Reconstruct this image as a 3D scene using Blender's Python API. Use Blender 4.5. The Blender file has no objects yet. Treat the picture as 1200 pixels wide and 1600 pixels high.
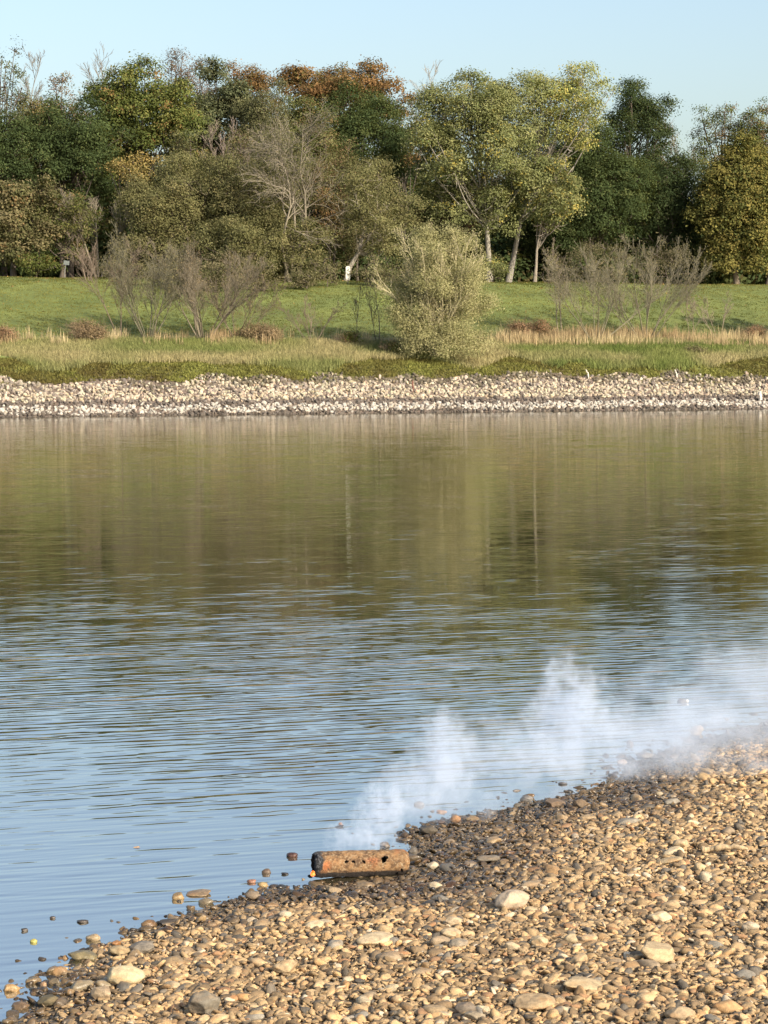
import bpy, math, random
import numpy as np
from mathutils import Vector, Matrix, noise as mnoise

SC = bpy.context.scene
COL = SC.collection
PI = math.pi

# ------------------------------------------------------------------ camera
CAM_H = 4.2
F_PX = 3333.0                       # focal length in pixels of the 1200 x 1600 photograph
HORIZON = 541.0
PITCH = math.atan((800 - HORIZON) / F_PX)
cam_data = bpy.data.cameras.new('camera')
cam = bpy.data.objects.new('camera', cam_data)
COL.objects.link(cam)
cam.location = (0, 0, CAM_H)
cam.rotation_euler = (PI / 2 - PITCH, 0, 0)
cam_data.sensor_fit = 'VERTICAL'
cam_data.sensor_height = 36.0
cam_data.lens = 36.0 * F_PX / 1600.0
cam_data.clip_start = 0.1
cam_data.clip_end = 6000
SC.camera = cam

# ------------------------------------------------------------------ sky, sun, exposure
SUN_EL, SUN_AZ = math.radians(30), math.radians(136)      # azimuth clockwise from the view direction
world = bpy.data.worlds.new('World')
SC.world = world
world.use_nodes = True
nt = world.node_tree
nt.nodes.clear()
sky = nt.nodes.new('ShaderNodeTexSky')
sky.sky_type = 'NISHITA'
sky.sun_disc = False
sky.sun_elevation = SUN_EL
sky.sun_rotation = SUN_AZ
sky.air_density = 1.12
sky.dust_density = 3.2
sky.ozone_density = 1.1
bg = nt.nodes.new('ShaderNodeBackground')
bg.inputs['Strength'].default_value = 0.15
wo = nt.nodes.new('ShaderNodeOutputWorld')
nt.links.new(sky.outputs[0], bg.inputs[0])
nt.links.new(bg.outputs[0], wo.inputs[0])
sun_d = bpy.data.lights.new('sun', 'SUN')
sun_d.energy = 4.6
sun_d.angle = math.radians(0.53)
sun_d.color = (1.0, 0.90, 0.74)
sun = bpy.data.objects.new('sun', sun_d)
COL.objects.link(sun)
SUN_DIR = Vector((math.sin(SUN_AZ) * math.cos(SUN_EL), math.cos(SUN_AZ) * math.cos(SUN_EL), math.sin(SUN_EL)))
sun.rotation_euler = SUN_DIR.to_track_quat('Z', 'Y').to_euler()
SC.view_settings.view_transform = 'Standard'
SC.view_settings.look = 'None'
SC.view_settings.exposure = 0.62
SC.view_settings.gamma = 1.0
SC.view_settings.use_curve_mapping = False
SC.render.engine = 'CYCLES'
SC.cycles.max_bounces = 6
SC.cycles.volume_bounces = 2
SC.cycles.volume_step_rate = 0.6
SC.cycles.transparent_max_bounces = 12
SC.cycles.use_denoising = True
SC.cycles.denoising_prefilter = 'ACCURATE'

# ------------------------------------------------------------------ helpers
FWD = np.array([0, math.cos(PITCH), -math.sin(PITCH)])
UP = np.array([0, math.sin(PITCH), math.cos(PITCH)])


def ray(px, py):
    return FWD + (px - 600) / F_PX * np.array([1.0, 0, 0]) + (800 - py) / F_PX * UP


def at_y(px, py, Y):
    d = ray(px, py)
    return np.array([0, 0, CAM_H]) + d * (Y / d[1])


def at_z(px, py, z=0.0):
    d = ray(px, py)
    return np.array([0, 0, CAM_H]) + d * ((z - CAM_H) / d[2])


def new_mesh(name, V, F, mat=None, smooth=False, col=None):
    """V (n,3), F list of (m,k) index arrays; col (n,4) per vertex."""
    V = np.asarray(V, dtype=np.float32).reshape(-1, 3)
    if isinstance(F, np.ndarray):
        F = [F]
    me = bpy.data.meshes.new(name)
    me.vertices.add(len(V))
    me.vertices.foreach_set('co', V.ravel())
    loops = np.concatenate([f.ravel() for f in F]).astype(np.int32)
    sizes = np.concatenate([np.full(len(f), f.shape[1]) for f in F]).astype(np.int32)
    starts = np.concatenate([[0], np.cumsum(sizes)[:-1]]).astype(np.int32)
    me.loops.add(len(loops))
    me.loops.foreach_set('vertex_index', loops)
    me.polygons.add(len(sizes))
    me.polygons.foreach_set('loop_start', starts)
    me.polygons.foreach_set('loop_total', sizes)
    me.polygons.foreach_set('use_smooth', np.full(len(sizes), smooth, dtype=bool))
    if col is not None:
        a = me.color_attributes.new('col', 'FLOAT_COLOR', 'POINT')
        c = np.ones((len(V), 4), dtype=np.float32)
        c[:, :col.shape[1]] = col
        a.data.foreach_set('color', c.ravel())
    me.update(calc_edges=True)
    if mat:
        me.materials.append(mat)
    return me


def link(name, data, parent=None, loc=None, label=None, cat=None, group=None, kind=None):
    o = bpy.data.objects.new(name, data)
    COL.objects.link(o)
    if parent:
        o.parent = parent
    if loc is not None:
        o.location = [float(v) for v in loc]
    tag(o, label, cat, group, kind)
    return o


def tag(o, label=None, cat=None, group=None, kind=None):
    if label:
        o['label'] = label
    if cat:
        o['category'] = cat
    if group:
        o['group'] = group
    if kind:
        o['kind'] = kind
    return o


def unit(v):
    return v / (np.linalg.norm(v, axis=-1, keepdims=True) + 1e-9)


class Mat:
    def __init__(self, name):
        self.m = bpy.data.materials.new(name)
        self.m.use_nodes = True
        self.t = self.m.node_tree
        self.t.nodes.clear()
        self.out = self.n('ShaderNodeOutputMaterial')

    def n(self, typ, **kw):
        nd = self.t.nodes.new(typ)
        for k, v in kw.items():
            setattr(nd, k, v)
        return nd

    def set(self, sock, v):
        if isinstance(v, bpy.types.NodeSocket):
            self.t.links.new(v, sock)
        elif isinstance(v, (tuple, list)) and sock.type == 'RGBA' and len(v) == 3:
            sock.default_value = (*v, 1)
        else:
            sock.default_value = v

    def noise(self, vec, scale, detail=3, rough=0.55, dim='3D'):
        nd = self.n('ShaderNodeTexNoise', noise_dimensions=dim)
        if vec is not None:
            self.set(nd.inputs['Vector'], vec)
        nd.inputs['Scale'].default_value = scale
        nd.inputs['Detail'].default_value = detail
        nd.inputs['Roughness'].default_value = rough
        return nd

    def mapping(self, vec, scale=(1, 1, 1), rot=(0, 0, 0), loc=(0, 0, 0)):
        nd = self.n('ShaderNodeMapping')
        self.set(nd.inputs['Vector'], vec)
        nd.inputs['Scale'].default_value = scale
        nd.inputs['Rotation'].default_value = rot
        nd.inputs['Location'].default_value = loc
        return nd.outputs[0]

    def math(self, op, a, b=0.0, clamp=False):
        nd = self.n('ShaderNodeMath', operation=op)
        nd.use_clamp = clamp
        self.set(nd.inputs[0], a)
        self.set(nd.inputs[1], b)
        return nd.outputs[0]

    def maprange(self, v, a, b, c=0.0, d=1.0, smooth=False):
        nd = self.n('ShaderNodeMapRange')
        if smooth:
            nd.interpolation_type = 'SMOOTHSTEP'
        self.set(nd.inputs[0], v)
        for i, x in enumerate((a, b, c, d)):
            self.set(nd.inputs[1 + i], x)
        return nd.outputs[0]

    def mix(self, f, a, b, blend='MIX'):
        nd = self.n('ShaderNodeMix', data_type='RGBA', blend_type=blend)
        self.set(nd.inputs[0], f)
        self.set(nd.inputs[6], a)
        self.set(nd.inputs[7], b)
        return nd.outputs[2]

    def attr(self, name='col', typ='GEOMETRY'):
        return self.n('ShaderNodeAttribute', attribute_name=name, attribute_type=typ)

    def bsdf(self, **kw):
        b = self.n('ShaderNodeBsdfPrincipled')
        for k, v in kw.items():
            self.set(b.inputs[k.replace('_', ' ')], v)
        return b

    def bump(self, h, strength=0.5, dist=0.02):
        b = self.n('ShaderNodeBump')
        b.inputs['Strength'].default_value = strength
        b.inputs['Distance'].default_value = dist
        self.set(b.inputs['Height'], h)
        return b.outputs[0]

    def surf(self, sh):
        self.t.links.new(sh.outputs[0] if hasattr(sh, 'outputs') else sh, self.out.inputs['Surface'])
        return self.m

    def pos(self):
        return self.n('ShaderNodeNewGeometry').outputs['Position']

    def obj(self):
        return self.n('ShaderNodeTexCoord').outputs['Object']


# ------------------------------------------------------------------ materials
def leaf_material():
    m = Mat('leaf')
    c = m.attr().outputs['Color']
    d = m.n('ShaderNodeBsdfDiffuse')
    t = m.n('ShaderNodeBsdfTranslucent')
    m.set(d.inputs['Color'], c)
    m.set(t.inputs['Color'], m.mix(0.35, c, (0.30, 0.30, 0.03)))
    x = m.n('ShaderNodeMixShader')
    x.inputs[0].default_value = 0.28
    m.t.links.new(d.outputs[0], x.inputs[1])
    m.t.links.new(t.outputs[0], x.inputs[2])
    return m.surf(x)


def bark_material():
    m = Mat('bark')
    c = m.attr().outputs['Color']
    n = m.noise(m.mapping(m.pos(), (6, 6, 1.2)), 2.0, 4)
    c2 = m.mix(n.outputs[0], m.mix(1.0, c, (0.55, 0.52, 0.5), 'MULTIPLY'), m.mix(1.0, c, (1.35, 1.35, 1.35), 'MULTIPLY'))
    return m.surf(m.bsdf(Base_Color=c2, Roughness=0.9, Normal=m.bump(n.outputs[0], 0.6, 0.05)))


def grass_material():
    m = Mat('grass')
    c = m.attr().outputs['Color']
    d = m.n('ShaderNodeBsdfDiffuse')
    t = m.n('ShaderNodeBsdfTranslucent')
    m.set(d.inputs['Color'], c)
    m.set(t.inputs['Color'], c)
    x = m.n('ShaderNodeMixShader')
    x.inputs[0].default_value = 0.3
    m.t.links.new(d.outputs[0], x.inputs[1])
    m.t.links.new(t.outputs[0], x.inputs[2])
    return m.surf(x)


def earth_material():
    m = Mat('turf')
    c = m.attr().outputs['Color']
    p = m.pos()
    n1 = m.noise(p, 0.35, 4)
    n2 = m.noise(p, 4.0, 4, 0.65)
    c2 = m.mix(m.maprange(n1.outputs[0], 0.35, 0.65), m.mix(1.0, c, (0.78, 0.8, 0.75), 'MULTIPLY'), m.mix(1.0, c, (1.2, 1.12, 1.1), 'MULTIPLY'))
    c3 = m.mix(m.maprange(n2.outputs[0], 0.3, 0.7), m.mix(1.0, c2, (0.7, 0.72, 0.7), 'MULTIPLY'), m.mix(1.0, c2, (1.25, 1.25, 1.2), 'MULTIPLY'))
    return m.surf(m.bsdf(Base_Color=c3, Roughness=0.95, Normal=m.bump(n2.outputs[0], 0.7, 0.15)))


def stone_material(name, src):
    """src 'OBJECT' reads the object's colour (alpha = wetness), 'INSTANCER' the instance's colour."""
    m = Mat(name)
    oi = m.n('ShaderNodeObjectInfo')
    if src == 'OBJECT':
        c, wet = oi.outputs['Color'], oi.outputs['Alpha']
    elif src == 'INSTANCER':
        a = m.attr('col', 'INSTANCER')
        c, wet = a.outputs['Color'], a.outputs['Alpha']
    else:
        a = m.attr('col')
        c, wet = a.outputs['Color'], a.outputs['Alpha']
    p = m.pos()
    n1 = m.noise(p, 22 if src != 'MESH' else 5, 4, 0.6)
    n2 = m.noise(p, 160 if src != 'MESH' else 30, 3, 0.6)
    n3 = m.noise(m.mapping(p, (1, 1, 3.2)), 9 if src != 'MESH' else 2, 3, 0.5)
    k = m.math('ADD', m.maprange(n1.outputs[0], 0.3, 0.7, 0.66, 1.22), m.maprange(n2.outputs[0], 0.3, 0.7, -0.16, 0.16))
    cc = m.n('ShaderNodeMix', data_type='RGBA', blend_type='MULTIPLY')
    cc.inputs[0].default_value = 1
    comb = m.n('ShaderNodeCombineColor')
    for i in range(3):
        m.set(comb.inputs[i], k)
    m.set(cc.inputs[6], c)
    m.set(cc.inputs[7], comb.outputs[0])
    c2 = m.mix(m.maprange(n3.outputs[0], 0.52, 0.66, 0, 0.45), cc.outputs[2], m.mix(1.0, cc.outputs[2], (1.25, 0.98, 0.72), 'MULTIPLY'))
    h = m.math('ADD', n1.outputs[0], m.math('MULTIPLY', n2.outputs[0], 0.35))
    rough = m.maprange(wet, 0, 1, 0.82, 0.25)
    return m.surf(m.bsdf(Base_Color=c2, Roughness=rough, Normal=m.bump(h, 0.55, 0.012 if src != 'MESH' else 0.06)))


def shingle_bed_material():
    m = Mat('shingle_bed')
    p = m.pos()
    v = m.n('ShaderNodeTexVoronoi')
    m.set(v.inputs['Vector'], p)
    v.inputs['Scale'].default_value = 30
    n = m.noise(p, 60, 4)
    n2 = m.noise(p, 1.2, 3)
    c = m.mix(m.maprange(n.outputs[0], 0.3, 0.7), (0.045, 0.034, 0.02), (0.16, 0.115, 0.065))
    c = m.mix(m.maprange(n2.outputs[0], 0.35, 0.65), c, m.mix(1.0, c, (1.5, 1.45, 1.4), 'MULTIPLY'))
    h = m.math('SUBTRACT', 1.0, v.outputs['Distance'])
    return m.surf(m.bsdf(Base_Color=c, Roughness=0.9, Normal=m.bump(h, 0.9, 0.03)))


def water_material():
    m = Mat('river_water')
    p = m.pos()
    # the ripples' slopes: wave trains of several lengths crossing at small angles, broken up by slow noise
    warp = m.noise(m.mapping(p, (0.3, 1.5, 1), (0, 0, 0.25)), 1.0, 2, 0.5, '2D')
    ph = m.math('MULTIPLY', warp.outputs[0], 9.0)
    ph2 = m.math('MULTIPLY', m.noise(m.mapping(p, (0.4, 2.6, 1), (0, 0, 0.25), (40, 3, 0)), 1.0, 1, 0.5, '2D').outputs[0], 8.0)
    acc = None
    rr = random.Random(4)
    for q, (lam, ang, st) in enumerate([(0.52, 0, 0.020), (0.44, 6, 0.021), (0.37, -7, 0.021), (0.31, 10, 0.019), (0.25, -3, 0.017), (0.19, 14, 0.013), (0.68, -9, 0.015), (1.05, 4, 0.010), (0.15, -16, 0.010)]):
        a = math.radians(105 + 0.6 * ang)
        kx, ky = math.cos(a), math.sin(a)
        dp = m.n('ShaderNodeVectorMath', operation='DOT_PRODUCT')
        m.set(dp.inputs[0], p)
        dp.inputs[1].default_value = (kx * 2 * PI / (0.43 * lam), ky * 2 * PI / (0.43 * lam), 0)
        t = m.math('ADD', m.math('ADD', dp.outputs['Value'], rr.uniform(0, 6.28)), ph if q % 2 else ph2)
        cs = m.math('COSINE', t)
        sc = m.n('ShaderNodeVectorMath', operation='SCALE')
        sc.inputs[0].default_value = (kx * st, ky * st, 0)
        m.set(sc.inputs['Scale'], cs)
        if acc is None:
            acc = sc.outputs[0]
        else:
            ad = m.n('ShaderNodeVectorMath', operation='ADD')
            m.set(ad.inputs[0], acc)
            m.set(ad.inputs[1], sc.outputs[0])
            acc = ad.outputs[0]
    # gusts and slicks: the ripples vary in strength from place to place
    g1 = m.noise(m.mapping(p, (0.03, 0.10, 1), (0, 0, 0.15)), 1.0, 2, 0.5, '2D')
    g2 = m.noise(m.mapping(p, (0.30, 0.8, 1), (0, 0, 0.2)), 1.0, 3, 0.6, '2D')
    amp = m.math('MULTIPLY', m.maprange(g1.outputs[0], 0.3, 0.7, 0.7, 1.25), m.maprange(g2.outputs[0], 0.3, 0.7, 0.35, 1.6))
    sep = m.n('ShaderNodeSeparateXYZ')
    m.set(sep.inputs[0], p)
    cv = m.n('ShaderNodeFloatCurve')
    m.set(cv.inputs['Value'], m.math('DIVIDE', sep.outputs[1], 140.0))
    cu = cv.mapping.curves[0]
    pts = [(0.0, 0.42), (0.11, 0.45), (0.145, 0.62), (0.19, 0.80), (0.225, 0.62), (0.28, 0.40), (0.39, 0.38), (0.58, 0.38), (0.72, 0.42), (1.0, 0.45)]
    for k, (px_, py_) in enumerate(pts):
        if k == 0:
            cu.points[0].location = (px_, py_)
        elif k == len(pts) - 1:
            cu.points[len(cu.points) - 1].location = (px_, py_)
        else:
            cu.points.new(px_, py_)
    cv.mapping.update()
    amp = m.math('MULTIPLY', amp, cv.outputs[0])
    ss_ = m.n('ShaderNodeVectorMath', operation='SCALE')
    m.set(ss_.inputs[0], acc)
    m.set(ss_.inputs['Scale'], amp)
    ad = m.n('ShaderNodeVectorMath', operation='ADD')
    m.set(ad.inputs[0], ss_.outputs[0])
    # seen almost edge on, ripples hide their far sides: the slopes that show lean towards this shore
    lean = m.n('ShaderNodeCombineXYZ')
    m.set(lean.inputs[1], m.maprange(sep.outputs[1], 55, 128, -0.001, -0.013))
    lean.inputs[2].default_value = 1.0
    m.set(ad.inputs[1], lean.outputs[0])
    nv = m.n('ShaderNodeVectorMath', operation='NORMALIZE')
    m.set(nv.inputs[0], ad.outputs[0])
    N = nv.outputs[0]
    body = m.n('ShaderNodeBsdfDiffuse')
    m.set(body.inputs['Color'], (0.052, 0.045, 0.022))
    gl = m.n('ShaderNodeBsdfGlossy')
    gl.inputs['Roughness'].default_value = 0.03
    m.set(gl.inputs['Color'], (1, 1, 1))
    m.set(gl.inputs['Normal'], N)
    lw = m.n('ShaderNodeLayerWeight')
    lw.inputs['Blend'].default_value = 0.5
    m.set(lw.inputs['Normal'], N)
    fr = m.math('ADD', m.math('MULTIPLY', m.math('POWER', lw.outputs['Facing'], 5.0), 0.24), 0.53)
    x = m.n('ShaderNodeMixShader')
    m.t.links.new(fr, x.inputs[0])
    m.t.links.new(body.outputs[0], x.inputs[1])
    m.t.links.new(gl.outputs[0], x.inputs[2])
    return m.surf(x)


def plain(name, c, rough=0.7, c2=None, scale=20.0):
    m = Mat(name)
    n = m.noise(m.obj(), scale, 4, 0.6)
    col = m.mix(m.maprange(n.outputs[0], 0.35, 0.65), c, c2 or tuple(v * 0.7 for v in c))
    return m.surf(m.bsdf(Base_Color=col, Roughness=rough, Normal=m.bump(n.outputs[0], 0.3, 0.01)))


LEAF, BARK, GRASS, TURF = leaf_material(), bark_material(), grass_material(), earth_material()
STONE_OBJ = stone_material('stone', 'OBJECT')
STONE_INST = stone_material('pebble_stone', 'INSTANCER')
STONE_MESH = stone_material('quarry_stone', 'MESH')

# ------------------------------------------------------------------ the near shore and the river
SHORE = np.array([(-80, -60), (-25, -8), (-8, 4), (-3.6, 10), (-2.45, 12.6), (-2.05, 14.0), (-1.75, 15.2), (-1.15, 15.95), (-0.72, 16.25), (-0.45, 16.38), (-0.1, 16.55), (0.10, 16.72), (0.2, 17.2), (0.25, 18.2), (0.8, 18.85), (1.5, 19.5), (2.2, 20.3), (2.55, 21.4), (3.2, 22.3), (4.3, 23.6), (8, 28), (25, 44), (80, 70), (400, 140)])


def shore_dist(X, Y):
    """signed distance to the waterline, positive on the land"""
    X, Y = np.broadcast_arrays(np.asarray(X, float), np.asarray(Y, float))
    best = np.full(X.shape, 1e9)
    sgn = np.ones(X.shape)
    for (x0, y0), (x1, y1) in zip(SHORE[:-1], SHORE[1:]):
        dx, dy = x1 - x0, y1 - y0
        t = np.clip(((X - x0) * dx + (Y - y0) * dy) / (dx * dx + dy * dy), 0, 1)
        ex, ey = X - x0 - t * dx, Y - y0 - t * dy
        d = np.hypot(ex, ey)
        cr = dx * ey - dy * ex
        up = d < best - 1e-9
        sgn = np.where(up, np.where(cr < 0, 1.0, -1.0), sgn)
        best = np.minimum(best, d)
    return best * sgn


def wob(X, Y, s, a):
    return a * (np.sin(X * s + 1.3) * np.cos(Y * s * 0.8 + 0.4) + 0.5 * np.sin(X * s * 2.3 + Y * s * 1.9))


def beach_z(X, Y):
    d = shore_dist(X, Y)
    z = np.where(d > 0, 0.062 * np.minimum(d, 14) + 0.02 * np.maximum(d - 14, 0).clip(0, 200), 0.10 * d)
    z = np.maximum(z, -2.5)
    return z + wob(X, Y, 3.1, 0.006) * np.clip(np.abs(d) + 0.3, 0.3, 1)


def grid_mesh(name, xs, ys, zf, mat, colf=None, smooth=True):
    X, Y = np.meshgrid(xs, ys)
    Z = zf(X, Y)
    V = np.stack([X, Y, Z], -1).reshape(-1, 3)
    nx, ny = len(xs), len(ys)
    i = np.arange(nx * ny).reshape(ny, nx)
    F = np.stack([i[:-1, :-1], i[:-1, 1:], i[1:, 1:], i[1:, :-1]], -1).reshape(-1, 4)
    c = colf(X, Y).reshape(-1, 3) if colf else None
    return new_mesh(name, V, F, mat, smooth, c)


xs = np.concatenate([[-400, -200, -90, -40, -20, -10], np.arange(-7, 9, 0.14), [10, 14, 20, 30, 50, 90, 200, 400]])
ys = np.concatenate([[-400, -150, -60, -25, -10, 0, 6, 9], np.arange(11, 28, 0.14), [30, 34, 40, 50, 60, 80, 100, 120, 150]])
link('beach', grid_mesh('beach', xs, ys, beach_z, shingle_bed_material()), kind='structure')
W = np.array([(-900, -400, 0), (1200, -400, 0), (1200, 620, 0), (-900, 620, 0)], float)
link('water', new_mesh('water', W, np.array([[0, 1, 2, 3]]), water_material()), kind='structure')

# ------------------------------------------------------------------ far bank terrain
SK = 0.36                                 # the far bank runs away to the right
Y0 = 134.5
PROF_S = np.array([-12, -4, 0, 4.6, 6.2, 9, 13, 16, 19, 25, 31, 37, 41, 45, 50, 60, 90, 140, 300, 2500])
PROF_Z = np.array([-2.5, -1.5, -0.05, 2.15, 2.95, 3.6, 4.35, 4.75, 5.3, 6.6, 7.85, 8.9, 9.4, 9.62, 9.7, 9.75, 9.8, 9.9, 10, 10])


def bank_s(X, Y):
    return Y - (Y0 + SK * X)


def bank_z(X, Y):
    s = bank_s(X, Y)
    z = np.interp(s, PROF_S, PROF_Z)
    w = np.clip((s - 5) / 10, 0, 1) * np.clip((80 - s) / 30, 0.2, 1)
    return z + (wob(X, s, 0.21, 0.10) + wob(X, s, 0.9, 0.03)) * w


def on_bank(px, s):
    """ground point on the far bank seen in column px at bank depth s"""
    k = (px - 600) / F_PX
    Y = Y0 + s
    for _ in range(12):
        Y = Y0 + s + SK * k * Y * 1.0
    return np.array([k * Y, Y, float(bank_z(k * Y, Y))])


RNG = np.random.default_rng(7)
_NZ = RNG.normal(size=(64, 64))


def vnoise(X, Y, sc):
    """smooth value noise, roughly -1..1"""
    x, y = X * sc, Y * sc
    xi, yi = np.floor(x).astype(int), np.floor(y).astype(int)
    fx, fy = x - xi, y - yi
    fx, fy = fx * fx * (3 - 2 * fx), fy * fy * (3 - 2 * fy)
    g = lambda a, b: _NZ[a % 64, b % 64]
    return ((g(xi, yi) * (1 - fx) + g(xi + 1, yi) * fx) * (1 - fy) + (g(xi, yi + 1) * (1 - fx) + g(xi + 1, yi + 1) * fx) * fy) * 0.8


def bank_col(X, Y):
    s = bank_s(X, Y)
    n = vnoise(X, s, 0.23)[..., None]
    s = s + vnoise(X, s, 0.5) * 0.5 + vnoise(X, s * 0.3, 0.17) * 0.7
    stops = np.array([-20, 3.6, 4.6, 5.0, 6.2, 7, 11, 12.5, 15.5, 17.5, 40, 47, 52, 3000])
    cols = np.array([(0.10, 0.085, 0.065), (0.10, 0.085, 0.065), (0.075, 0.07, 0.03), (0.07, 0.075, 0.02), (0.085, 0.095, 0.025), (0.10, 0.13, 0.035), (0.10, 0.15, 0.035),
                     (0.13, 0.125, 0.05), (0.12, 0.11, 0.05), (0.085, 0.115, 0.024), (0.095, 0.13, 0.026), (0.10, 0.13, 0.03), (0.04, 0.04, 0.02), (0.03, 0.03, 0.015)])
    c = np.stack([np.interp(s, stops, cols[:, i]) for i in range(3)], -1)
    return np.clip(np.array([1.3, 1.18, 1.3]) * c * (1 + 0.13 * n), 0.005, 1)


us = np.concatenate([[-900, -400, -150, -70], np.arange(-45, 56, 0.7), [75, 160, 420, 1200]])
ss = np.concatenate([[-12, -8, -4, -1], np.arange(0, 20, 0.5), np.arange(20, 56, 0.9), [60, 70, 90, 120, 200, 400, 1000, 2500]])
U, S_ = np.meshgrid(us, ss)
XX, YY = U, Y0 + SK * U + S_
V = np.stack([XX, YY, bank_z(XX, YY)], -1).reshape(-1, 3)
i = np.arange(U.size).reshape(U.shape)
F = np.stack([i[:-1, :-1], i[:-1, 1:], i[1:, 1:], i[1:, :-1]], -1).reshape(-1, 4)
link('far_bank_ground', new_mesh('far_bank_ground', V, F, TURF, True, bank_col(XX, YY).reshape(-1, 3)), kind='structure')

# ------------------------------------------------------------------ stone shapes
def ico(sub):
    import bmesh
    bm = bmesh.new()
    bmesh.ops.create_icosphere(bm, subdivisions=sub, radius=1.0)
    V = np.array([v.co[:] for v in bm.verts])
    F = np.array([[v.index for v in f.verts] for f in bm.faces])
    bm.free()
    return V, F


ICO = {k: ico(k) for k in (1, 2, 3, 4)}


def stone_shape(seed, sub=3, dims=(1, 0.75, 0.5), angular=0.0):
    V, F = ICO[sub]
    r = np.random.default_rng(seed)
    P = unit(V.copy())
    # cut flats off the sphere, soft or hard
    for _ in range(int(5 + 6 * angular)):
        n = unit(r.normal(size=3))
        d = r.uniform(0.62, 0.9)
        h = P @ n
        over = np.maximum(h - d, 0)
        P = P - n * (over * (0.55 + 0.42 * angular))[:, None]
    off = r.uniform(0, 50, 3)
    for sc, a in ((1.3, 0.13), (3.1, 0.045 + 0.03 * angular), (7.0, 0.018)):
        d = np.array([mnoise.noise(Vector((v * sc + off).tolist())) for v in P])
        P = P * (1 + a * d)[:, None]
    P = P * np.array(dims)
    return P, F


# ------------------------------------------------------------------ riprap: quarry stones of the far bank
def quarry_stone(seed):
    V, F = ICO[1]
    r = np.random.default_rng(seed)
    P = unit(V) * r.uniform(0.85, 1.2, (len(V), 1))
    for _ in range(9):
        n = unit(r.normal(size=3))
        d = r.uniform(0.38, 0.75)
        P = P - n * np.maximum(P @ n - d, 0)[:, None]
    return P * np.array([1.1, r.uniform(0.6, 1), r.uniform(0.55, 0.85)]), F


def rot_matrices(r, n, tilt=1.0):
    q = r.normal(size=(n, 4))
    q[:, 1:3] *= tilt
    q /= np.linalg.norm(q, axis=1, keepdims=True)
    w, x, y, z = q.T
    return np.stack([1 - 2 * (y * y + z * z), 2 * (x * y - z * w), 2 * (x * z + y * w), 2 * (x * y + z * w), 1 - 2 * (x * x + z * z),
                     2 * (y * z - x * w), 2 * (x * z - y * w), 2 * (y * z + x * w), 1 - 2 * (x * x + y * y)], -1).reshape(n, 3, 3)


def riprap_colour(s, X, r, n):
    base = np.array([0.385, 0.332, 0.248]) * r.uniform(0.72, 1.12, (n, 1)) * (1 + r.normal(0, 0.03, (n, 3)))
    grey = np.array([0.115, 0.096, 0.08]) * r.uniform(0.65, 1.25, (n, 1))
    white = np.array([0.37, 0.345, 0.30]) * r.uniform(0.8, 1.15, (n, 1))
    wet = np.array([0.085, 0.07, 0.055]) * r.uniform(0.7, 1.3, (n, 1))
    sj = s + vnoise(X, s, 0.45) * 0.14 + r.normal(0, 0.07, n)
    c = base.copy()
    c = np.where((sj < 1.85)[:, None], grey, c)                      # the dark tide line
    c = np.where((sj < 1.25)[:, None], white, c)
    c = np.where((sj < 0.36)[:, None], wet, c)
    c = np.where(((sj > 2.9 + vnoise(X, s, 0.8) * 0.4) & (r.uniform(size=n) < 0.28))[:, None], grey * 1.7, c)
    top = 3.9 + vnoise(X, s * 0, 0.35) * 0.5
    c = np.where(((sj > top) & (r.uniform(size=n) < 0.6))[:, None], grey * np.array([0.95, 0.95, 0.75]), c)
    c = np.where((r.uniform(size=n) < 0.08)[:, None], grey * 1.3, c)
    return c


QUARRY = [quarry_stone(100 + k) for k in range(14)]
r = np.random.default_rng(11)
pts = []
for ls in np.arange(-0.15, 5.6, 0.15):
    xx = np.arange(-36, 48, 0.235)
    pts.append(np.stack([xx + r.uniform(-0.14, 0.14, len(xx)), np.full(len(xx), ls) + r.uniform(-0.13, 0.13, len(xx))], -1))
pts = np.concatenate(pts)
keep = pts[:, 1] < 4.55 + vnoise(pts[:, 0], pts[:, 0] * 0 + 3.3, 0.55) * 0.55 + r.normal(0, 0.15, len(pts))
pts = pts[keep]
n = len(pts)
size = r.uniform(0.125, 0.215, n) * np.where(r.uniform(size=n) < 0.1, 1.25, 1)
PX, PS = pts[:, 0], pts[:, 1]
PY = Y0 + SK * PX + PS
PZ = np.interp(PS, PROF_S, PROF_Z) + r.uniform(-0.03, 0.10, n)
RC = riprap_colour(PS, PX, r, n)
RM = rot_matrices(r, n)
ux = 600 + PX / PY * F_PX
inview = (ux > 6) & (ux < 1194) & (PS < 4.2)
order = np.argsort(-(size / PY) * inview)
single = set(order[:300].tolist())
riprap = link('riprap_bank', None, label='slope of pale broken quarry stone along the far waterline', cat='stone bank', loc=(0, Y0, 0))
qmesh = [new_mesh('stone', P, Fq, STONE_OBJ, False) for P, Fq in QUARRY]
for k in order[:300]:
    o = bpy.data.objects.new('stone', qmesh[k % 14])
    COL.objects.link(o)
    o.parent = riprap
    M = Matrix(RM[k].tolist()).to_4x4()
    o.matrix_basis = Matrix.Translation((PX[k], PY[k] - Y0, PZ[k])) @ M @ Matrix.Scale(float(size[k]), 4)
    o.color = (*RC[k], 0.0)
rest = np.array([k for k in range(n) if k not in single])
VV, FF, CC, base = [], [], [], 0
for k in rest:
    P, Fq = QUARRY[k % 14]
    VV.append(P @ RM[k].T * size[k] + np.array([PX[k], PY[k] - Y0, PZ[k]]))
    FF.append(Fq + base)
    CC.append(np.tile(np.append(RC[k], 0.0), (len(P), 1)))
    base += len(P)
link('rubble', new_mesh('rubble', np.concatenate(VV), np.concatenate(FF), STONE_MESH, False, np.concatenate(CC)), parent=riprap, kind='stuff')


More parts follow.
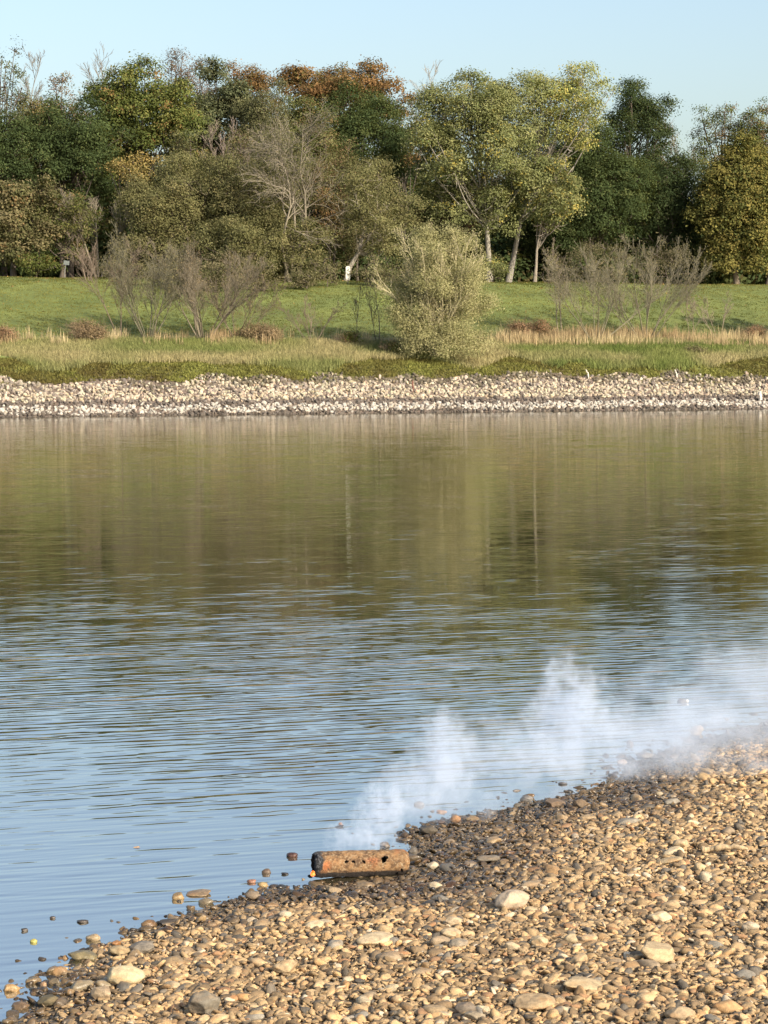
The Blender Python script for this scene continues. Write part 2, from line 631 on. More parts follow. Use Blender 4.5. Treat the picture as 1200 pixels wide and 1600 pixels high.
# ------------------------------------------------------------------ grass, moss and straw on the far bank
def tufts(name, P, blades, h, w, spread, cols, r, lean=0.35):
    """P (n,3) roots -> one mesh of bent blades (two triangles each)"""
    n = len(P)
    N = n * blades
    root = np.repeat(P, blades, 0) + np.concatenate([r.normal(0, spread, (N, 2)), np.zeros((N, 1))], 1)
    hh = np.repeat(h * r.uniform(0.7, 1.2, n), blades) * r.uniform(0.5, 1.15, N)
    ang = r.uniform(0, 2 * PI, N)
    side = np.stack([np.cos(ang), np.sin(ang), 0 * ang], -1) * (w * r.uniform(0.6, 1.3, N))[:, None]
    la = r.uniform(0, 2 * PI, N)
    ld = np.stack([np.cos(la), np.sin(la), 0 * la], -1) * (hh * np.abs(r.normal(0, lean, N)))[:, None]
    up = np.array([0, 0, 1.0])
    mid = root + up * (hh * 0.55)[:, None] + ld * 0.35
    tip = root + up * hh[:, None] + ld
    V = np.stack([root - side, root + side, mid + side * 0.7, mid - side * 0.7, tip], 1).reshape(-1, 3)
    b = (np.arange(N) * 5)[:, None]
    F4 = b + np.array([[0, 1, 2, 3]])
    F3 = b + np.array([[3, 2, 4]])
    c = np.repeat(np.repeat(cols, blades, 0) * r.uniform(0.75, 1.25, (N, 1)), 5, 0)
    return new_mesh(name, V, [F4, F3], GRASS, False, c)


def scatter(r, n, s0, s1, px0=-60, px1=1260):
    s = r.uniform(s0, s1, n)
    Y = Y0 + s
    px = r.uniform(px0, px1, n)
    k = (px - 600) / F_PX
    Y = (Y0 + s) / (1 - SK * k)
    X = k * Y
    return X, Y, s


def rooted(X, Y, sink=0.02):
    return np.stack([X, Y, bank_z(X, Y) - sink], -1)


def blend(a, b, t):
    return np.asarray(a) * (1 - t)[:, None] + np.asarray(b) * t[:, None]


r = np.random.default_rng(21)
X, Y, s = scatter(r, 26000, 16.5, 52)
t = np.clip(0.5 + 0.45 * vnoise(X, s, 0.09) + 0.35 * vnoise(X, s, 0.3) + 0.4 * vnoise(X, s, 0.9), 0, 1)
link('meadow_grass', tufts('meadow_grass', rooted(X, Y), 6, 0.11, 0.022, 0.14, blend((0.082, 0.092, 0.024), (0.178, 0.175, 0.052), t), r), kind='stuff')
X, Y, s = scatter(r, 22000, 5.4, 14.0)
k_ = s > 6.6 + 1.3 * vnoise(X + 11, X * 0, 0.3) + 0.5 * vnoise(X, s * 0 + 5, 1.1)
X, Y, s = X[k_], Y[k_], s[k_]
t = np.clip(0.5 + 0.5 * vnoise(X, s, 0.25) + 0.3 * vnoise(X, s, 1.1), 0, 1)
straw = np.clip(0.25 + 0.55 * vnoise(X + 30, s, 0.3) + np.where(np.abs(s - 8) < 1.3, 0.28, 0), 0, 0.85)
c = blend((0.115, 0.165, 0.04), (0.215, 0.24, 0.08), t)
c = c * (1 - straw)[:, None] + np.array([0.40, 0.34, 0.18]) * straw[:, None]
link('bank_grass', tufts('bank_grass', rooted(X, Y), 9, 0.42, 0.02, 0.13, c, r, 0.5), kind='stuff')
X, Y, s = scatter(r, 17000, 3.9, 8.4)
lim = 4.75 + vnoise(X, X * 0 + 3.3, 0.55) * 0.55
k_ = (s > lim) & (s < 7.0 + 1.3 * vnoise(X + 11, X * 0, 0.3) + 0.5 * vnoise(X, s * 0 + 5, 1.1))
X, Y, s = X[k_], Y[k_], s[k_]
t = np.clip(0.5 + 0.45 * vnoise(X, s, 0.5) + 0.3 * vnoise(X, s, 1.7), 0, 1)
link('moss_cover', tufts('moss_cover', rooted(X, Y), 8, 0.14, 0.04, 0.13, blend((0.125, 0.105, 0.036), (0.21, 0.215, 0.06), t), r, 0.9), kind='stuff')
X, Y, s = scatter(r, 5200, 20, 52)
k_ = r.uniform(size=len(X)) < np.clip((s - 22) / 28, 0.04, 1) * np.clip(0.5 + 0.6 * vnoise(X, s, 0.35), 0.05, 1)
X, Y, s = X[k_], Y[k_], s[k_]
q = rooted(X, Y, -0.05) + r.normal(0, 0.02, (len(X), 3))
a = r.uniform(0, 2 * PI, len(X))
w = r.uniform(0.05, 0.10, len(X))
e1 = np.stack([np.cos(a), np.sin(a), r.normal(0, 0.4, len(X))], -1) * w[:, None]
e2 = np.stack([-np.sin(a), np.cos(a), r.normal(0, 0.4, len(X))], -1) * w[:, None] * 0.7
link('fallen_leaves', new_mesh('fallen_leaves', np.stack([q - e1, q + e2, q + e1, q - e2], 1).reshape(-1, 3), (np.arange(len(X)) * 4)[:, None] + np.array([[0, 1, 2, 3]]), GRASS, False,
                               np.repeat(blend((0.20, 0.12, 0.05), (0.30, 0.20, 0.07), r.uniform(size=len(X))), 4, 0)), kind='stuff')
# pale upright stalks and rusty dead herbs
X, Y, s = scatter(r, 16000, 11.5, 16.2)
dens = -0.02 + 0.5 * vnoise(X, s, 0.23) + 0.5 * vnoise(X, s, 0.9) + np.where((X > 8) & (X < 34), 0.42, -0.3)
k_ = r.uniform(size=len(X)) < dens
X, Y, s = X[k_], Y[k_], s[k_]
t = np.clip(0.5 + 0.6 * vnoise(X + 9, s, 0.2), 0, 1)
link('straw_stalks', tufts('straw_stalks', rooted(X, Y), 3, 1.0, 0.02, 0.10, blend((0.32, 0.22, 0.12), (0.52, 0.43, 0.25), t), r, 0.16), kind='stuff')


# ------------------------------------------------------------------ branches
class Tubes:
    def __init__(self):
        self.by = {}

    def add(self, pts, rad, col):
        self.by.setdefault(len(pts), []).append((pts, rad, col))

    def build(self, name, sides=5, mat=None):
        VV, FF, CC, base = [], [], [], 0
        a = np.arange(sides) / sides * 2 * PI
        for n, items in self.by.items():
            P = np.array([it[0] for it in items])          # m,n,3
            R = np.array([it[1] for it in items])
            C = np.array([it[2] for it in items])
            T = np.empty_like(P)
            T[:, 1:-1] = P[:, 2:] - P[:, :-2]
            T[:, 0] = P[:, 1] - P[:, 0]
            T[:, -1] = P[:, -1] - P[:, -2]
            T = unit(T)
            ref = np.where(np.abs(T[..., 2:3]) > 0.9, np.array([1.0, 0, 0]), np.array([0, 0, 1.0]))
            u = unit(np.cross(T, ref))
            v = np.cross(T, u)
            ring = P[:, :, None] + R[:, :, None, None] * (u[:, :, None] * np.cos(a)[:, None] + v[:, :, None] * np.sin(a)[:, None])
            m = len(items)
            VV.append(ring.reshape(-1, 3))
            CC.append(np.repeat(C, n * sides, 0))
            idx = base + np.arange(m * n * sides).reshape(m, n, sides)
            nx = np.roll(idx, -1, 2)
            FF.append(np.stack([idx[:, :-1], nx[:, :-1], nx[:, 1:], idx[:, 1:]], -1).reshape(-1, 4))
            base += m * n * sides
        return new_mesh(name, np.concatenate(VV), np.concatenate(FF), mat or BARK, True, np.concatenate(CC))


def wander(p, d, length, k, r, bend=0.12, lift=0.0):
    pts = [p]
    st = length / k
    for _ in range(k):
        d = d + r.normal(0, bend, 3)
        d[2] += lift
        d = d / (np.sqrt(d @ d) + 1e-9)
        p = p + d * st
        pts.append(p)
    return np.array(pts), d


def side_dir(d, ang, r):
    a = np.array([r.normal(), r.normal(), r.normal()])
    a = a - d * (a @ d)
    a = a / (np.sqrt(a @ a) + 1e-9)
    return d * math.cos(ang) + a * math.sin(ang)


def limbs(tb, p, d, length, rad, depth, r, col, n_child, bend=0.12, lift=0.03, ang=(0.5, 0.95), ratio=0.62, start=0.3, min_r=0.012, tips=None, k=None):
    k = k or (5 if depth >= 2 else 3 if depth == 1 else 2)
    pts, dl = wander(p, d, length, k, r, bend, lift)
    rr = np.linspace(rad, max(rad * 0.35, min_r * 0.7), k + 1)
    tb.add(pts, rr, col)
    if tips is not None and depth <= 1:
        tips.append(pts[-1])
    if depth <= 0:
        return
    for j in range(n_child[depth]):
        t = start + (1 - start) * (j + r.uniform(0.1, 0.9)) / n_child[depth]
        f = t * k
        i0 = min(int(f), k - 1)
        q = pts[i0] + (pts[i0 + 1] - pts[i0]) * (f - i0)
        dd = unit(pts[i0 + 1] - pts[i0])
        a = r.uniform(*ang)
        limbs(tb, q, side_dir(dd, a, r), length * ratio * r.uniform(0.65, 1.15) * (1.1 - 0.4 * t), max(rad * 0.5 * (1.15 - 0.5 * t), min_r), depth - 1, r, col, n_child, bend, lift, ang, ratio, start, min_r, tips)


# ------------------------------------------------------------------ foliage
def leaf_mesh(name, C, Nn, L, Wd, cols, r):
    n = len(C)
    a = unit(np.cross(Nn, r.normal(size=(n, 3))))
    b = np.cross(Nn, a)
    l = (L * r.uniform(0.65, 1.35, n))[:, None] * 0.5
    w = (Wd * r.uniform(0.65, 1.35, n))[:, None] * 0.5
    V = np.stack([C - a * l, C + b * w - a * l * 0.1, C + a * l, C - b * w - a * l * 0.1], 1).reshape(-1, 3)
    F = (np.arange(n) * 4)[:, None] + np.array([[0, 1, 2, 3]])
    return new_mesh(name, V, F, LEAF, False, np.repeat(cols, 4, 0))


def pick_cols(pal, r, n):
    return muted(_pick(pal, r, n))


def muted(c):
    l = (c @ np.array([0.3, 0.6, 0.1]))[:, None]
    return c * 0.72 + l * np.array([1.12, 1.0, 0.62]) * 0.28


def _pick(pal, r, n):
    """pal: list of (weight, rgb)"""
    w = np.array([p[0] for p in pal], float)
    i = r.choice(len(pal), n, p=w / w.sum())
    return np.array([p[1] for p in pal])[i]


def foliage(lobes, per_m2, r, pal, L=0.24, W=0.16, spray=0.42, per=22, shell=0.5, droop=0.0, gap=0.0):
    """lobes: list of (centre, radii) -> leaf centres, normals, colours. Leaves hang in sprays on the outer shell of each lobe."""
    C, N, K = [], [], []
    for c, rad in lobes:
        c, rad = np.asarray(c, float), np.asarray(rad, float)
        area = PI * rad[0] * rad[2] * 0.86
        ns = max(6, int(area * per_m2 / per))
        d = unit(r.normal(size=(ns, 3)))
        d[:, 2] = np.where(d[:, 2] < -0.5, -d[:, 2], d[:, 2])
        d[:, 1] = np.where(r.uniform(size=ns) < 0.3, -np.abs(d[:, 1]), d[:, 1])
        rr = 1 - np.abs(r.normal(0, shell * 0.5, ns))
        rr = np.clip(rr, 0.15, 1.12)
        sc = c + d * rr[:, None] * rad
        scol = LEAF_GAIN * pick_cols(pal, r, ns) * r.uniform(0.8, 1.2, (ns, 1))
        if gap:
            k = r.uniform(size=ns) > gap
            sc, d, scol = sc[k], d[k], scol[k]
            ns = len(sc)
        m = r.poisson(per, ns)
        idx = np.repeat(np.arange(ns), m)
        q = sc[idx] + r.normal(0, spray, (len(idx), 3)) * np.array([1, 1, 0.62])
        q[:, 2] -= droop * np.abs(r.normal(0, 1, len(idx)))
        nn = unit(d[idx] * 0.9 + np.array([0, 0, 0.35]) + r.normal(0, 0.38, (len(idx), 3)))
        C.append(q)
        N.append(nn)
        K.append(scol[idx] * r.uniform(0.9, 1.1, (len(idx), 1)))
    return np.concatenate(C), np.concatenate(N), np.clip(np.concatenate(K), 0.004, 1)


def envelope_lobes(c, R, k, r, size=(0.30, 0.46), flat=1.0):
    """k lobes spread through an ellipsoid so that its outline is uneven"""
    area = PI * R[0] * R[2]
    k = int(k * 0.9 + area * 0.27)
    out = [(c + np.array([0, 0, -0.05 * R[2]]), R * np.array([0.70, 0.55, 0.74]))]
    for j in range(k):
        d = unit(r.normal(size=3))
        if d[1] > 0.45:
            d[1] = -d[1]
        f = r.uniform(0.45, 0.88) if j % 3 else r.uniform(0.72, 0.98)
        s = r.uniform(*size) * 0.66 * (1.25 - 0.35 * f)
        out.append((c + d * f * R, np.array([R[0], R[1], R[2] * flat]) * s * np.array([r.uniform(0.85, 1.25), 1, r.uniform(0.8, 1.05)])))
    return out


N_LEAVES = 0
LEAF_GAIN = 1.45


def tree(label, px, top, hw, bottom, s, pal, seed, base_px=None, bark=(0.11, 0.09, 0.07), dens=165, lobes=14, L=0.24, W=0.16, per=22, spray=0.36,
         gap=0.0, shell=0.5, droop=0.0, lean=0.0, trunk_r=0.28, name='tree', extra=None, size=(0.30, 0.46), cat='tree', flat=1.0, twig=0, limb_col=None, group=None, lift_base=0.0):
    """a leafy tree: px/top/hw/bottom frame its crown as seen from the near shore, s is its depth on the far bank"""
    global N_LEAVES
    r = np.random.default_rng(seed)
    base = on_bank(base_px if base_px is not None else px, s)
    Yc = base[1] + lean
    T, B = at_y(px, top, Yc), at_y(px, bottom, Yc)
    c = (T + B) / 2
    R = np.array([1.16 * hw / F_PX * Yc, hw / F_PX * Yc * 0.9, (T[2] - B[2]) / 2])
    c0 = c - base
    lb = envelope_lobes(c0, R, lobes, r, size, flat)
    if extra:
        for ex, ey, ehw, ehh in extra:
            q = at_y(ex, ey, Yc + r.uniform(-1, 1)) - base
            lb.append((q, np.array([ehw / F_PX * Yc, ehw / F_PX * Yc, ehh / F_PX * Yc])))
    root = link(name, None, loc=base, label=label, cat=cat, group=group)
    tb = Tubes()
    bc = np.array(bark)
    k = 7
    tt = np.linspace(0, 1, k)[:, None]
    top_pt = c0 + np.array([0, 0, R[2] * 0.45])
    mid = np.array([c0[0] * 0.35 + r.normal(0, 0.3), c0[1] * 0.3, top_pt[2] * 0.5])
    P = (1 - tt) ** 2 * np.array([0, 0, -0.3]) + 2 * tt * (1 - tt) * mid + tt ** 2 * top_pt
    P[1:-1] += r.normal(0, 0.12, (k - 2, 3))
    tb.add(P, np.linspace(trunk_r, trunk_r * 0.22, k) * np.array([1.35] + [1] * (k - 1)), bc)
    for q, rad in lb[1:]:
        f = r.uniform(0.35, 0.85) * (k - 1)
        i0 = int(f)
        a = P[i0] + (P[i0 + 1] - P[i0]) * (f - i0)
        if a[2] > q[2] + 0.3:
            i0 = max(1, int(0.4 * k))
            a = P[i0]
        w = np.linspace(0, 1, 6)[:, None]
        bnd = (a + q) / 2 + np.array([0, 0, -0.12 * np.linalg.norm(q - a)]) + r.normal(0, 0.45, 3)
        LB = (1 - w) ** 2 * a + 2 * w * (1 - w) * bnd + w ** 2 * q
        tb.add(LB, np.linspace(trunk_r * 0.27, 0.03, 6), bc if limb_col is None else np.array(limb_col))
        for _ in range(3 + twig):
            d = unit(r.normal(size=3) + np.array([0, 0, 0.4]))
            pt, _d = wander(LB[r.integers(3, 6)], d, float(np.mean(rad)) * r.uniform(0.7, 1.25), 4, r, 0.2, 0.05)
            tb.add(pt, np.linspace(0.045, 0.014, 5), bc if limb_col is None else np.array(limb_col))
    link('trunk', tb.build('trunk', 6), parent=root)
    if L > 0.19:
        L, W, dens, per = L * 0.78, W * 0.74, dens * 1.35, int(per * 1.25)
    C, N, K = foliage(lb, dens, r, pal, L, W, spray, per, shell, droop, gap)
    low = C[:, 2] > 0.1
    C, N, K = C[low], N[low], K[low]
    N_LEAVES += len(C)
    link('crown', leaf_mesh('crown', C, N, L, W, K, r), parent=root)
    return root


def bare(label, px, top, hw, base_py_s, stems, seed, col=(0.16, 0.135, 0.10), twigs=(0, 5, 7, 9), spread=0.45, leaf=None, base_px=None, name='shrub', cat='shrub', rad=0.06, group=None,
         min_r=0.0082, lift=0.05, ang=(0.22, 0.6), bend=0.10, ratio=0.5, leaf_n=0, leaf_L=0.14, start=0.25, lean=0.0):
    """a leafless or thinly leaved shrub or tree: stems, each a part, and a crown of twigs"""
    global N_LEAVES
    r = np.random.default_rng(seed)
    s = base_py_s
    base = on_bank(base_px if base_px is not None else px, s)
    T = at_y(px, top, base[1])
    H = T[2] - base[2]
    R = hw / F_PX * base[1]
    off = T[0] - base[0]
    root = link(name, None, loc=base, label=label, cat=cat, group=group)
    tw = Tubes()
    tips = []
    bc = np.array(col)
    for j in range(stems):
        st = Tubes()
        a = 2 * PI * (j + r.uniform(-0.3, 0.3)) / stems
        sp = spread * r.uniform(0.25, 1.0) if stems > 1 else 0.03
        d = unit(np.array([math.cos(a) * sp * R / H * 2 + off / H, math.sin(a) * sp * R / H * 2, 1.0]))
        p0 = np.array([math.cos(a), math.sin(a), 0]) * (0.05 + 0.10 * R * r.uniform(0.2, 1) if stems > 1 else 0.0) + np.array([0, 0, -0.15])
        ln = H * r.uniform(0.72, 1.0)
        k = 7
        pts, _ = wander(p0, d, ln, k, r, bend * 0.7, 0.02)
        c_ = bc * r.uniform(0.8, 1.25)
        st.add(pts, np.linspace(rad * r.uniform(0.7, 1.1), min_r, k + 1), c_)
        link('stem' if stems > 1 else 'trunk', st.build('stem', 5), parent=root)
        nb = twigs[3]
        for q in range(nb):
            t = start + (1 - start) * (q + r.uniform(0, 1)) / nb
            f = min(t * k, k - 0.01)
            i0 = int(f)
            pp = pts[i0] + (pts[i0 + 1] - pts[i0]) * (f - i0)
            dd = side_dir(unit(pts[i0 + 1] - pts[i0]), r.uniform(*ang), r)
            limbs(tw, pp, dd, H * ratio * 0.62 * (1.15 - 0.75 * t) * r.uniform(0.7, 1.2), max(rad * 0.42 * (1.1 - 0.6 * t), min_r), 2, r, c_ * r.uniform(0.85, 1.15), (0, twigs[1], twigs[2]), bend, lift, ang, 0.6, 0.2, min_r, tips)
    crown = link('crown', tw.build('crown', 3), parent=root)
    if leaf:
        tp = np.array(tips)
        idx = r.integers(0, len(tp), leaf_n)
        C = tp[idx] + r.normal(0, 0.20, (leaf_n, 3))
        N = unit(r.normal(0, 0.7, (leaf_n, 3)) + np.array([0.2, -0.3, 0.5]))
        K = pick_cols(leaf, r, leaf_n) * r.uniform(0.75, 1.25, (leaf_n, 1))
        N_LEAVES += leaf_n
        link('foliage', leaf_mesh('foliage', C, N, leaf_L, leaf_L * 0.5, K, r), parent=root, kind='stuff')
    return root


# palettes: real leaf colours
DKG = [(5, (0.030, 0.052, 0.018)), (3, (0.042, 0.068, 0.022)), (1, (0.065, 0.085, 0.026))]
OAK = [(5, (0.058, 0.082, 0.016)), (4, (0.085, 0.105, 0.022)), (1.5, (0.13, 0.13, 0.028)), (0.6, (0.17, 0.10, 0.03))]
GRYG = [(4, (0.060, 0.078, 0.040)), (3, (0.085, 0.10, 0.05)), (1, (0.12, 0.125, 0.06))]
OLV = [(4, (0.098, 0.098, 0.038)), (3, (0.125, 0.125, 0.048)), (1.5, (0.15, 0.13, 0.055)), (1, (0.07, 0.075, 0.03))]
RUST = [(4, (0.145, 0.072, 0.026)), (3, (0.118, 0.070, 0.028)), (1.5, (0.185, 0.10, 0.034)), (1.5, (0.10, 0.085, 0.025))]
POP = [(5, (0.105, 0.125, 0.042)), (4, (0.135, 0.152, 0.058)), (2, (0.165, 0.172, 0.062)), (1, (0.09, 0.12, 0.035)), (0.5, (0.27, 0.22, 0.03))]
YEL = [(4, (0.125, 0.112, 0.022)), (3, (0.095, 0.098, 0.022)), (2, (0.155, 0.125, 0.026)), (3, (0.055, 0.068, 0.018))]
MIXB = [(3, (0.115, 0.098, 0.045)), (3, (0.08, 0.078, 0.032)), (2, (0.145, 0.12, 0.06)), (2, (0.07, 0.075, 0.03)), (0.5, (0.20, 0.12, 0.05))]
DRED = [(4, (0.058, 0.030, 0.022)), (3, (0.082, 0.042, 0.028)), (1, (0.05, 0.045, 0.02))]
GOLD = [(4, (0.24, 0.165, 0.045)), (3, (0.19, 0.15, 0.045)), (1, (0.12, 0.115, 0.035))]
VDG = [(5, (0.022, 0.040, 0.016)), (3, (0.034, 0.055, 0.020)), (1, (0.055, 0.075, 0.026))]
BRN = [(3, (0.14, 0.085, 0.045)), (2, (0.11, 0.075, 0.05)), (2, (0.10, 0.095, 0.04))]
WIL = [(4, (0.24, 0.235, 0.10)), (3, (0.29, 0.275, 0.13)), (2, (0.19, 0.195, 0.075)), (1, (0.33, 0.30, 0.15))]

# far wood behind the individual trees
r = np.random.default_rng(5)
lb = []
for px in np.arange(-140, 1360, 26):
    p = on_bank(px + r.uniform(-8, 8), r.uniform(80, 98))
    hh = r.uniform(5.5, 8.5)
    if 1030 < px < 1090:
        hh = 5.0
    lb.append((p + np.array([0, 0, hh * 0.9]), np.array([2.6, 2.2, hh])))
C, N, K = foliage(lb, 105, r, DKG + [(2, (0.07, 0.06, 0.025))], 0.48, 0.34, 0.6, 20, 0.6)
lb2 = []
for q in range(230):
    p = on_bank(r.uniform(-160, 1380), r.uniform(58, 84))
    hh = r.uniform(1.6, 3.4)
    lb2.append((p + np.array([0, 0, hh * 0.55]), np.array([2.3, 1.6, hh])))
C2, N2, K2 = foliage(lb2, 110, r, DKG + [(2, (0.07, 0.06, 0.025))], 0.34, 0.24, 0.5, 20, 0.6)
C, N, K = np.concatenate([C, C2]), np.concatenate([N, N2]), np.concatenate([K, K2])
ok = C[:, 2] > 9.6
link('woodland', leaf_mesh('woodland', C[ok], N[ok], 0.44, 0.30, K[ok], r), kind='stuff')

GT = 'trees of the wood on the far bank'
TREES = [
    # label, px, top, hw, bottom, s, palette, kw
    ('tall thin tree with sparse grey leaves at the left edge of the wood', 12, 66, 42, 330, 66, GRYG, dict(gap=0.72, dens=150, twig=7, size=(0.2, 0.34), lobes=20, spray=0.3, trunk_r=0.2)),
    ('dark green rounded tree cut by the left edge of the view', 8, 168, 58, 330, 57, DKG, {}),
    ('mottled tan and green tree overhanging the meadow at the far left', 26, 268, 66, 432, 51, MIXB, dict(L=0.3, W=0.2, lobes=16)),
    ('broad dark blue green oak left of the tallest green oak', 112, 146, 82, 330, 57, DKG, dict(lobes=20)),
    ('pale russet thin tree behind the dark oak on the left', 96, 112, 60, 260, 82, BRN, dict(gap=0.45, twig=5, dens=130, size=(0.22, 0.36), bark=(0.16, 0.12, 0.10))),
    ('olive yellow tree between the thin grey tree and the dark oak', 55, 142, 48, 300, 68, [(3, (0.12, 0.12, 0.035)), (2, (0.09, 0.10, 0.03)), (1, (0.16, 0.11, 0.05))], {}),
    ('big bright green oak with yellowing sprays on the left of the wood', 222, 98, 92, 300, 60, OAK, dict(lobes=24, L=0.28, W=0.2, size=(0.24, 0.4))),
    ('purple brown twiggy treetop behind the big green oak', 280, 80, 62, 240, 80, [(3, (0.11, 0.07, 0.055)), (2, (0.09, 0.065, 0.05)), (1, (0.15, 0.10, 0.06))], dict(gap=0.35, twig=6, dens=150, L=0.16, W=0.1, size=(0.22, 0.36))),
    ('grey green tree right of the big green oak', 346, 106, 62, 290, 67, GRYG, dict(L=0.3, W=0.2)),
    ('small orange brown treetop left of the wide rusty oak', 388, 92, 44, 220, 79, RUST, dict(gap=0.2)),
    ('smooth grey olive tree in front of the orange treetop', 416, 122, 48, 300, 62, [(4, (0.085, 0.092, 0.042)), (2, (0.10, 0.10, 0.05))], dict(L=0.15, W=0.08, dens=330, spray=0.3)),
    ('wide rusty orange oak rising above the middle of the wood', 535, 86, 108, 220, 80, RUST, dict(gap=0.28, lobes=26, size=(0.2, 0.32), twig=3, L=0.3, W=0.22)),
    ('dark green tree under the rusty oak', 565, 138, 76, 340, 66, DKG + [(3, (0.055, 0.075, 0.02))], dict(lobes=20)),
    ('green tree behind the pale bare branches', 470, 150, 66, 330, 64, [(3, (0.06, 0.08, 0.022)), (2, (0.09, 0.095, 0.03)), (1, (0.12, 0.07, 0.03))], {}),
    ('dark red brown shrubby tree in the shade beside the poplars', 690, 268, 58, 432, 62, DRED, dict(L=0.18, W=0.12)),
    ('rusty young tree seen between the dark tree and the poplars', 630, 170, 30, 300, 76, RUST, dict(gap=0.3)),
    ('large pale green poplar with a leaning grey trunk', 742, 112, 102, 345, 52, POP, dict(base_px=764, lobes=26, gap=0.1, size=(0.22, 0.38), bark=(0.26, 0.24, 0.20), trunk_r=0.30, dens=175, extra=[(705, 330, 45, 50), (780, 350, 40, 45), (822, 150, 34, 40), (816, 215, 40, 46), (835, 270, 34, 36), (668, 190, 34, 44), (690, 250, 40, 46)])),
    ('yellow green poplar leaning right over the dark evergreens', 876, 96, 86, 240, 55, [(3, (0.14, 0.165, 0.045)), (3, (0.18, 0.19, 0.05)), (1, (0.12, 0.15, 0.04)), (1, (0.30, 0.25, 0.04))], dict(base_px=792, lobes=20, gap=0.2, size=(0.2, 0.34), bark=(0.24, 0.22, 0.19), twig=2)),
    ('small yellowing tree with a thin forked trunk right of the poplars', 852, 222, 46, 392, 50, POP + [(2, (0.24, 0.19, 0.03))], dict(base_px=834, lobes=14, gap=0.15, bark=(0.22, 0.19, 0.15), trunk_r=0.16)),
    ('bushy dark evergreen tree right of the poplars', 925, 186, 74, 432, 58, DKG, dict(lobes=22)),
    ('tall dark evergreen tree with a ragged pointed top', 988, 120, 62, 330, 66, VDG, dict(lobes=24, size=(0.2, 0.34), extra=[(985, 150, 22, 30), (1000, 180, 30, 34)])),
    ('dark rounded evergreen tree left of the yellow maple', 1036, 226, 66, 434, 59, VDG, dict(lobes=20)),
    ('yellow and olive maple at the right edge of the wood', 1150, 206, 66, 428, 53, YEL, dict(lobes=24, L=0.3, W=0.22, bark=(0.22, 0.18, 0.13), extra=[(1120, 400, 30, 40), (1180, 410, 26, 30)])),
    ('thin brown and green oak behind the yellow maple', 1128, 154, 62, 300, 74, BRN + OAK[:2], dict(gap=0.38, twig=4, lobes=20, size=(0.2, 0.33))),
    ('green and tan tree at the right edge behind the maple', 1205, 165, 50, 330, 70, BRN + OAK, dict(gap=0.2)),
    ('bright green small tree at the right edge beside the maple', 1196, 300, 36, 440, 52, [(3, (0.08, 0.11, 0.02)), (2, (0.15, 0.15, 0.03))], {}),
    ('olive green tree with a thin pale trunk in the left middle of the wood', 322, 218, 66, 400, 47, OLV, dict(L=0.16, W=0.09, dens=300, spray=0.32, gap=0.12, twig=4, limb_col=(0.20, 0.17, 0.12), trunk_r=0.16, base_px=314)),
    ('low olive tree in front of the big green oak', 252, 262, 62, 420, 46, OLV, dict(L=0.16, W=0.09, dens=300, spray=0.32, twig=3)),
    ('golden yellow treetop below the big green oak', 208, 232, 34, 300, 52, GOLD, dict(L=0.18, W=0.12)),
    ('olive thicket tree left of the pale bare tree', 398, 250, 66, 430, 44, OLV, dict(L=0.16, W=0.09, dens=300, spray=0.32, gap=0.1, twig=4)),
    ('low olive bushy tree beside the dark hollow under the bare tree', 372, 330, 60, 452, 39, OLV, dict(L=0.16, W=0.09, dens=300, spray=0.3)),
    ('olive tree with flat layers of leaves and a forked pale trunk', 592, 258, 66, 402, 43, OLV, dict(base_px=540, L=0.16, W=0.09, dens=330, spray=0.36, flat=0.35, gap=0.15, bark=(0.30, 0.27, 0.22), limb_col=(0.28, 0.25, 0.19), trunk_r=0.24, size=(0.3, 0.5), extra=[(640, 320, 28, 14), (600, 390, 36, 16), (560, 280, 40, 20)])),
    ('orange leaved young tree in front of the pale bare tree', 518, 292, 22, 372, 45, [(3, (0.24, 0.12, 0.045)), (2, (0.17, 0.12, 0.045))], dict(L=0.16, W=0.1, trunk_r=0.1, gap=0.25)),
    ('small mixed olive and russet tree above the dark gap on the left', 100, 292, 50, 410, 50, MIXB + OAK, dict(L=0.2, W=0.14)),
    ('low olive scrub tree under the pale bare tree', 468, 335, 52, 450, 41, OLV, dict(L=0.16, W=0.09, dens=250, spray=0.3, gap=0.2, trunk_r=0.12)),
    ('yellow green bush at the foot of the leaning poplar', 775, 402, 24, 440, 48, POP, dict(L=0.2, W=0.13, trunk_r=0.08, lobes=8, cat='bush')),
    ('leafy green bush in the shade at the far left meadow edge', 58, 395, 34, 436, 49, OAK, dict(L=0.22, W=0.14, trunk_r=0.08, lobes=8, cat='bush')),
    ('dark olive scrub bush right of the white marker', 610, 396, 44, 452, 40, OLV + DKG, dict(L=0.15, W=0.09, trunk_r=0.07, lobes=10, gap=0.2, cat='bush')),
    ('shaded brown thicket bush behind the bare saplings on the right', 925, 372, 60, 442, 49, [(3, (0.08, 0.075, 0.04)), (2, (0.10, 0.085, 0.05))], dict(L=0.15, W=0.09, trunk_r=0.07, lobes=10, gap=0.3, cat='bush')),
    ('shaded brown thicket bush left of the yellow maple', 1040, 380, 56, 442, 49, [(3, (0.085, 0.075, 0.045)), (2, (0.10, 0.085, 0.05))], dict(L=0.15, W=0.09, trunk_r=0.07, lobes=10, gap=0.3, cat='bush')),
    ('brown olive thicket bush at the left meadow edge', 215, 372, 56, 452, 42, [(3, (0.085, 0.08, 0.04)), (2, (0.11, 0.095, 0.05))], dict(L=0.15, W=0.09, trunk_r=0.07, lobes=10, gap=0.25, cat='bush')),
    ('grey brown thicket bush behind the bare stems on the left', 330, 395, 60, 458, 38, [(3, (0.10, 0.085, 0.05)), (2, (0.125, 0.105, 0.065))], dict(L=0.15, W=0.09, trunk_r=0.07, lobes=10, gap=0.25, cat='bush')),
]
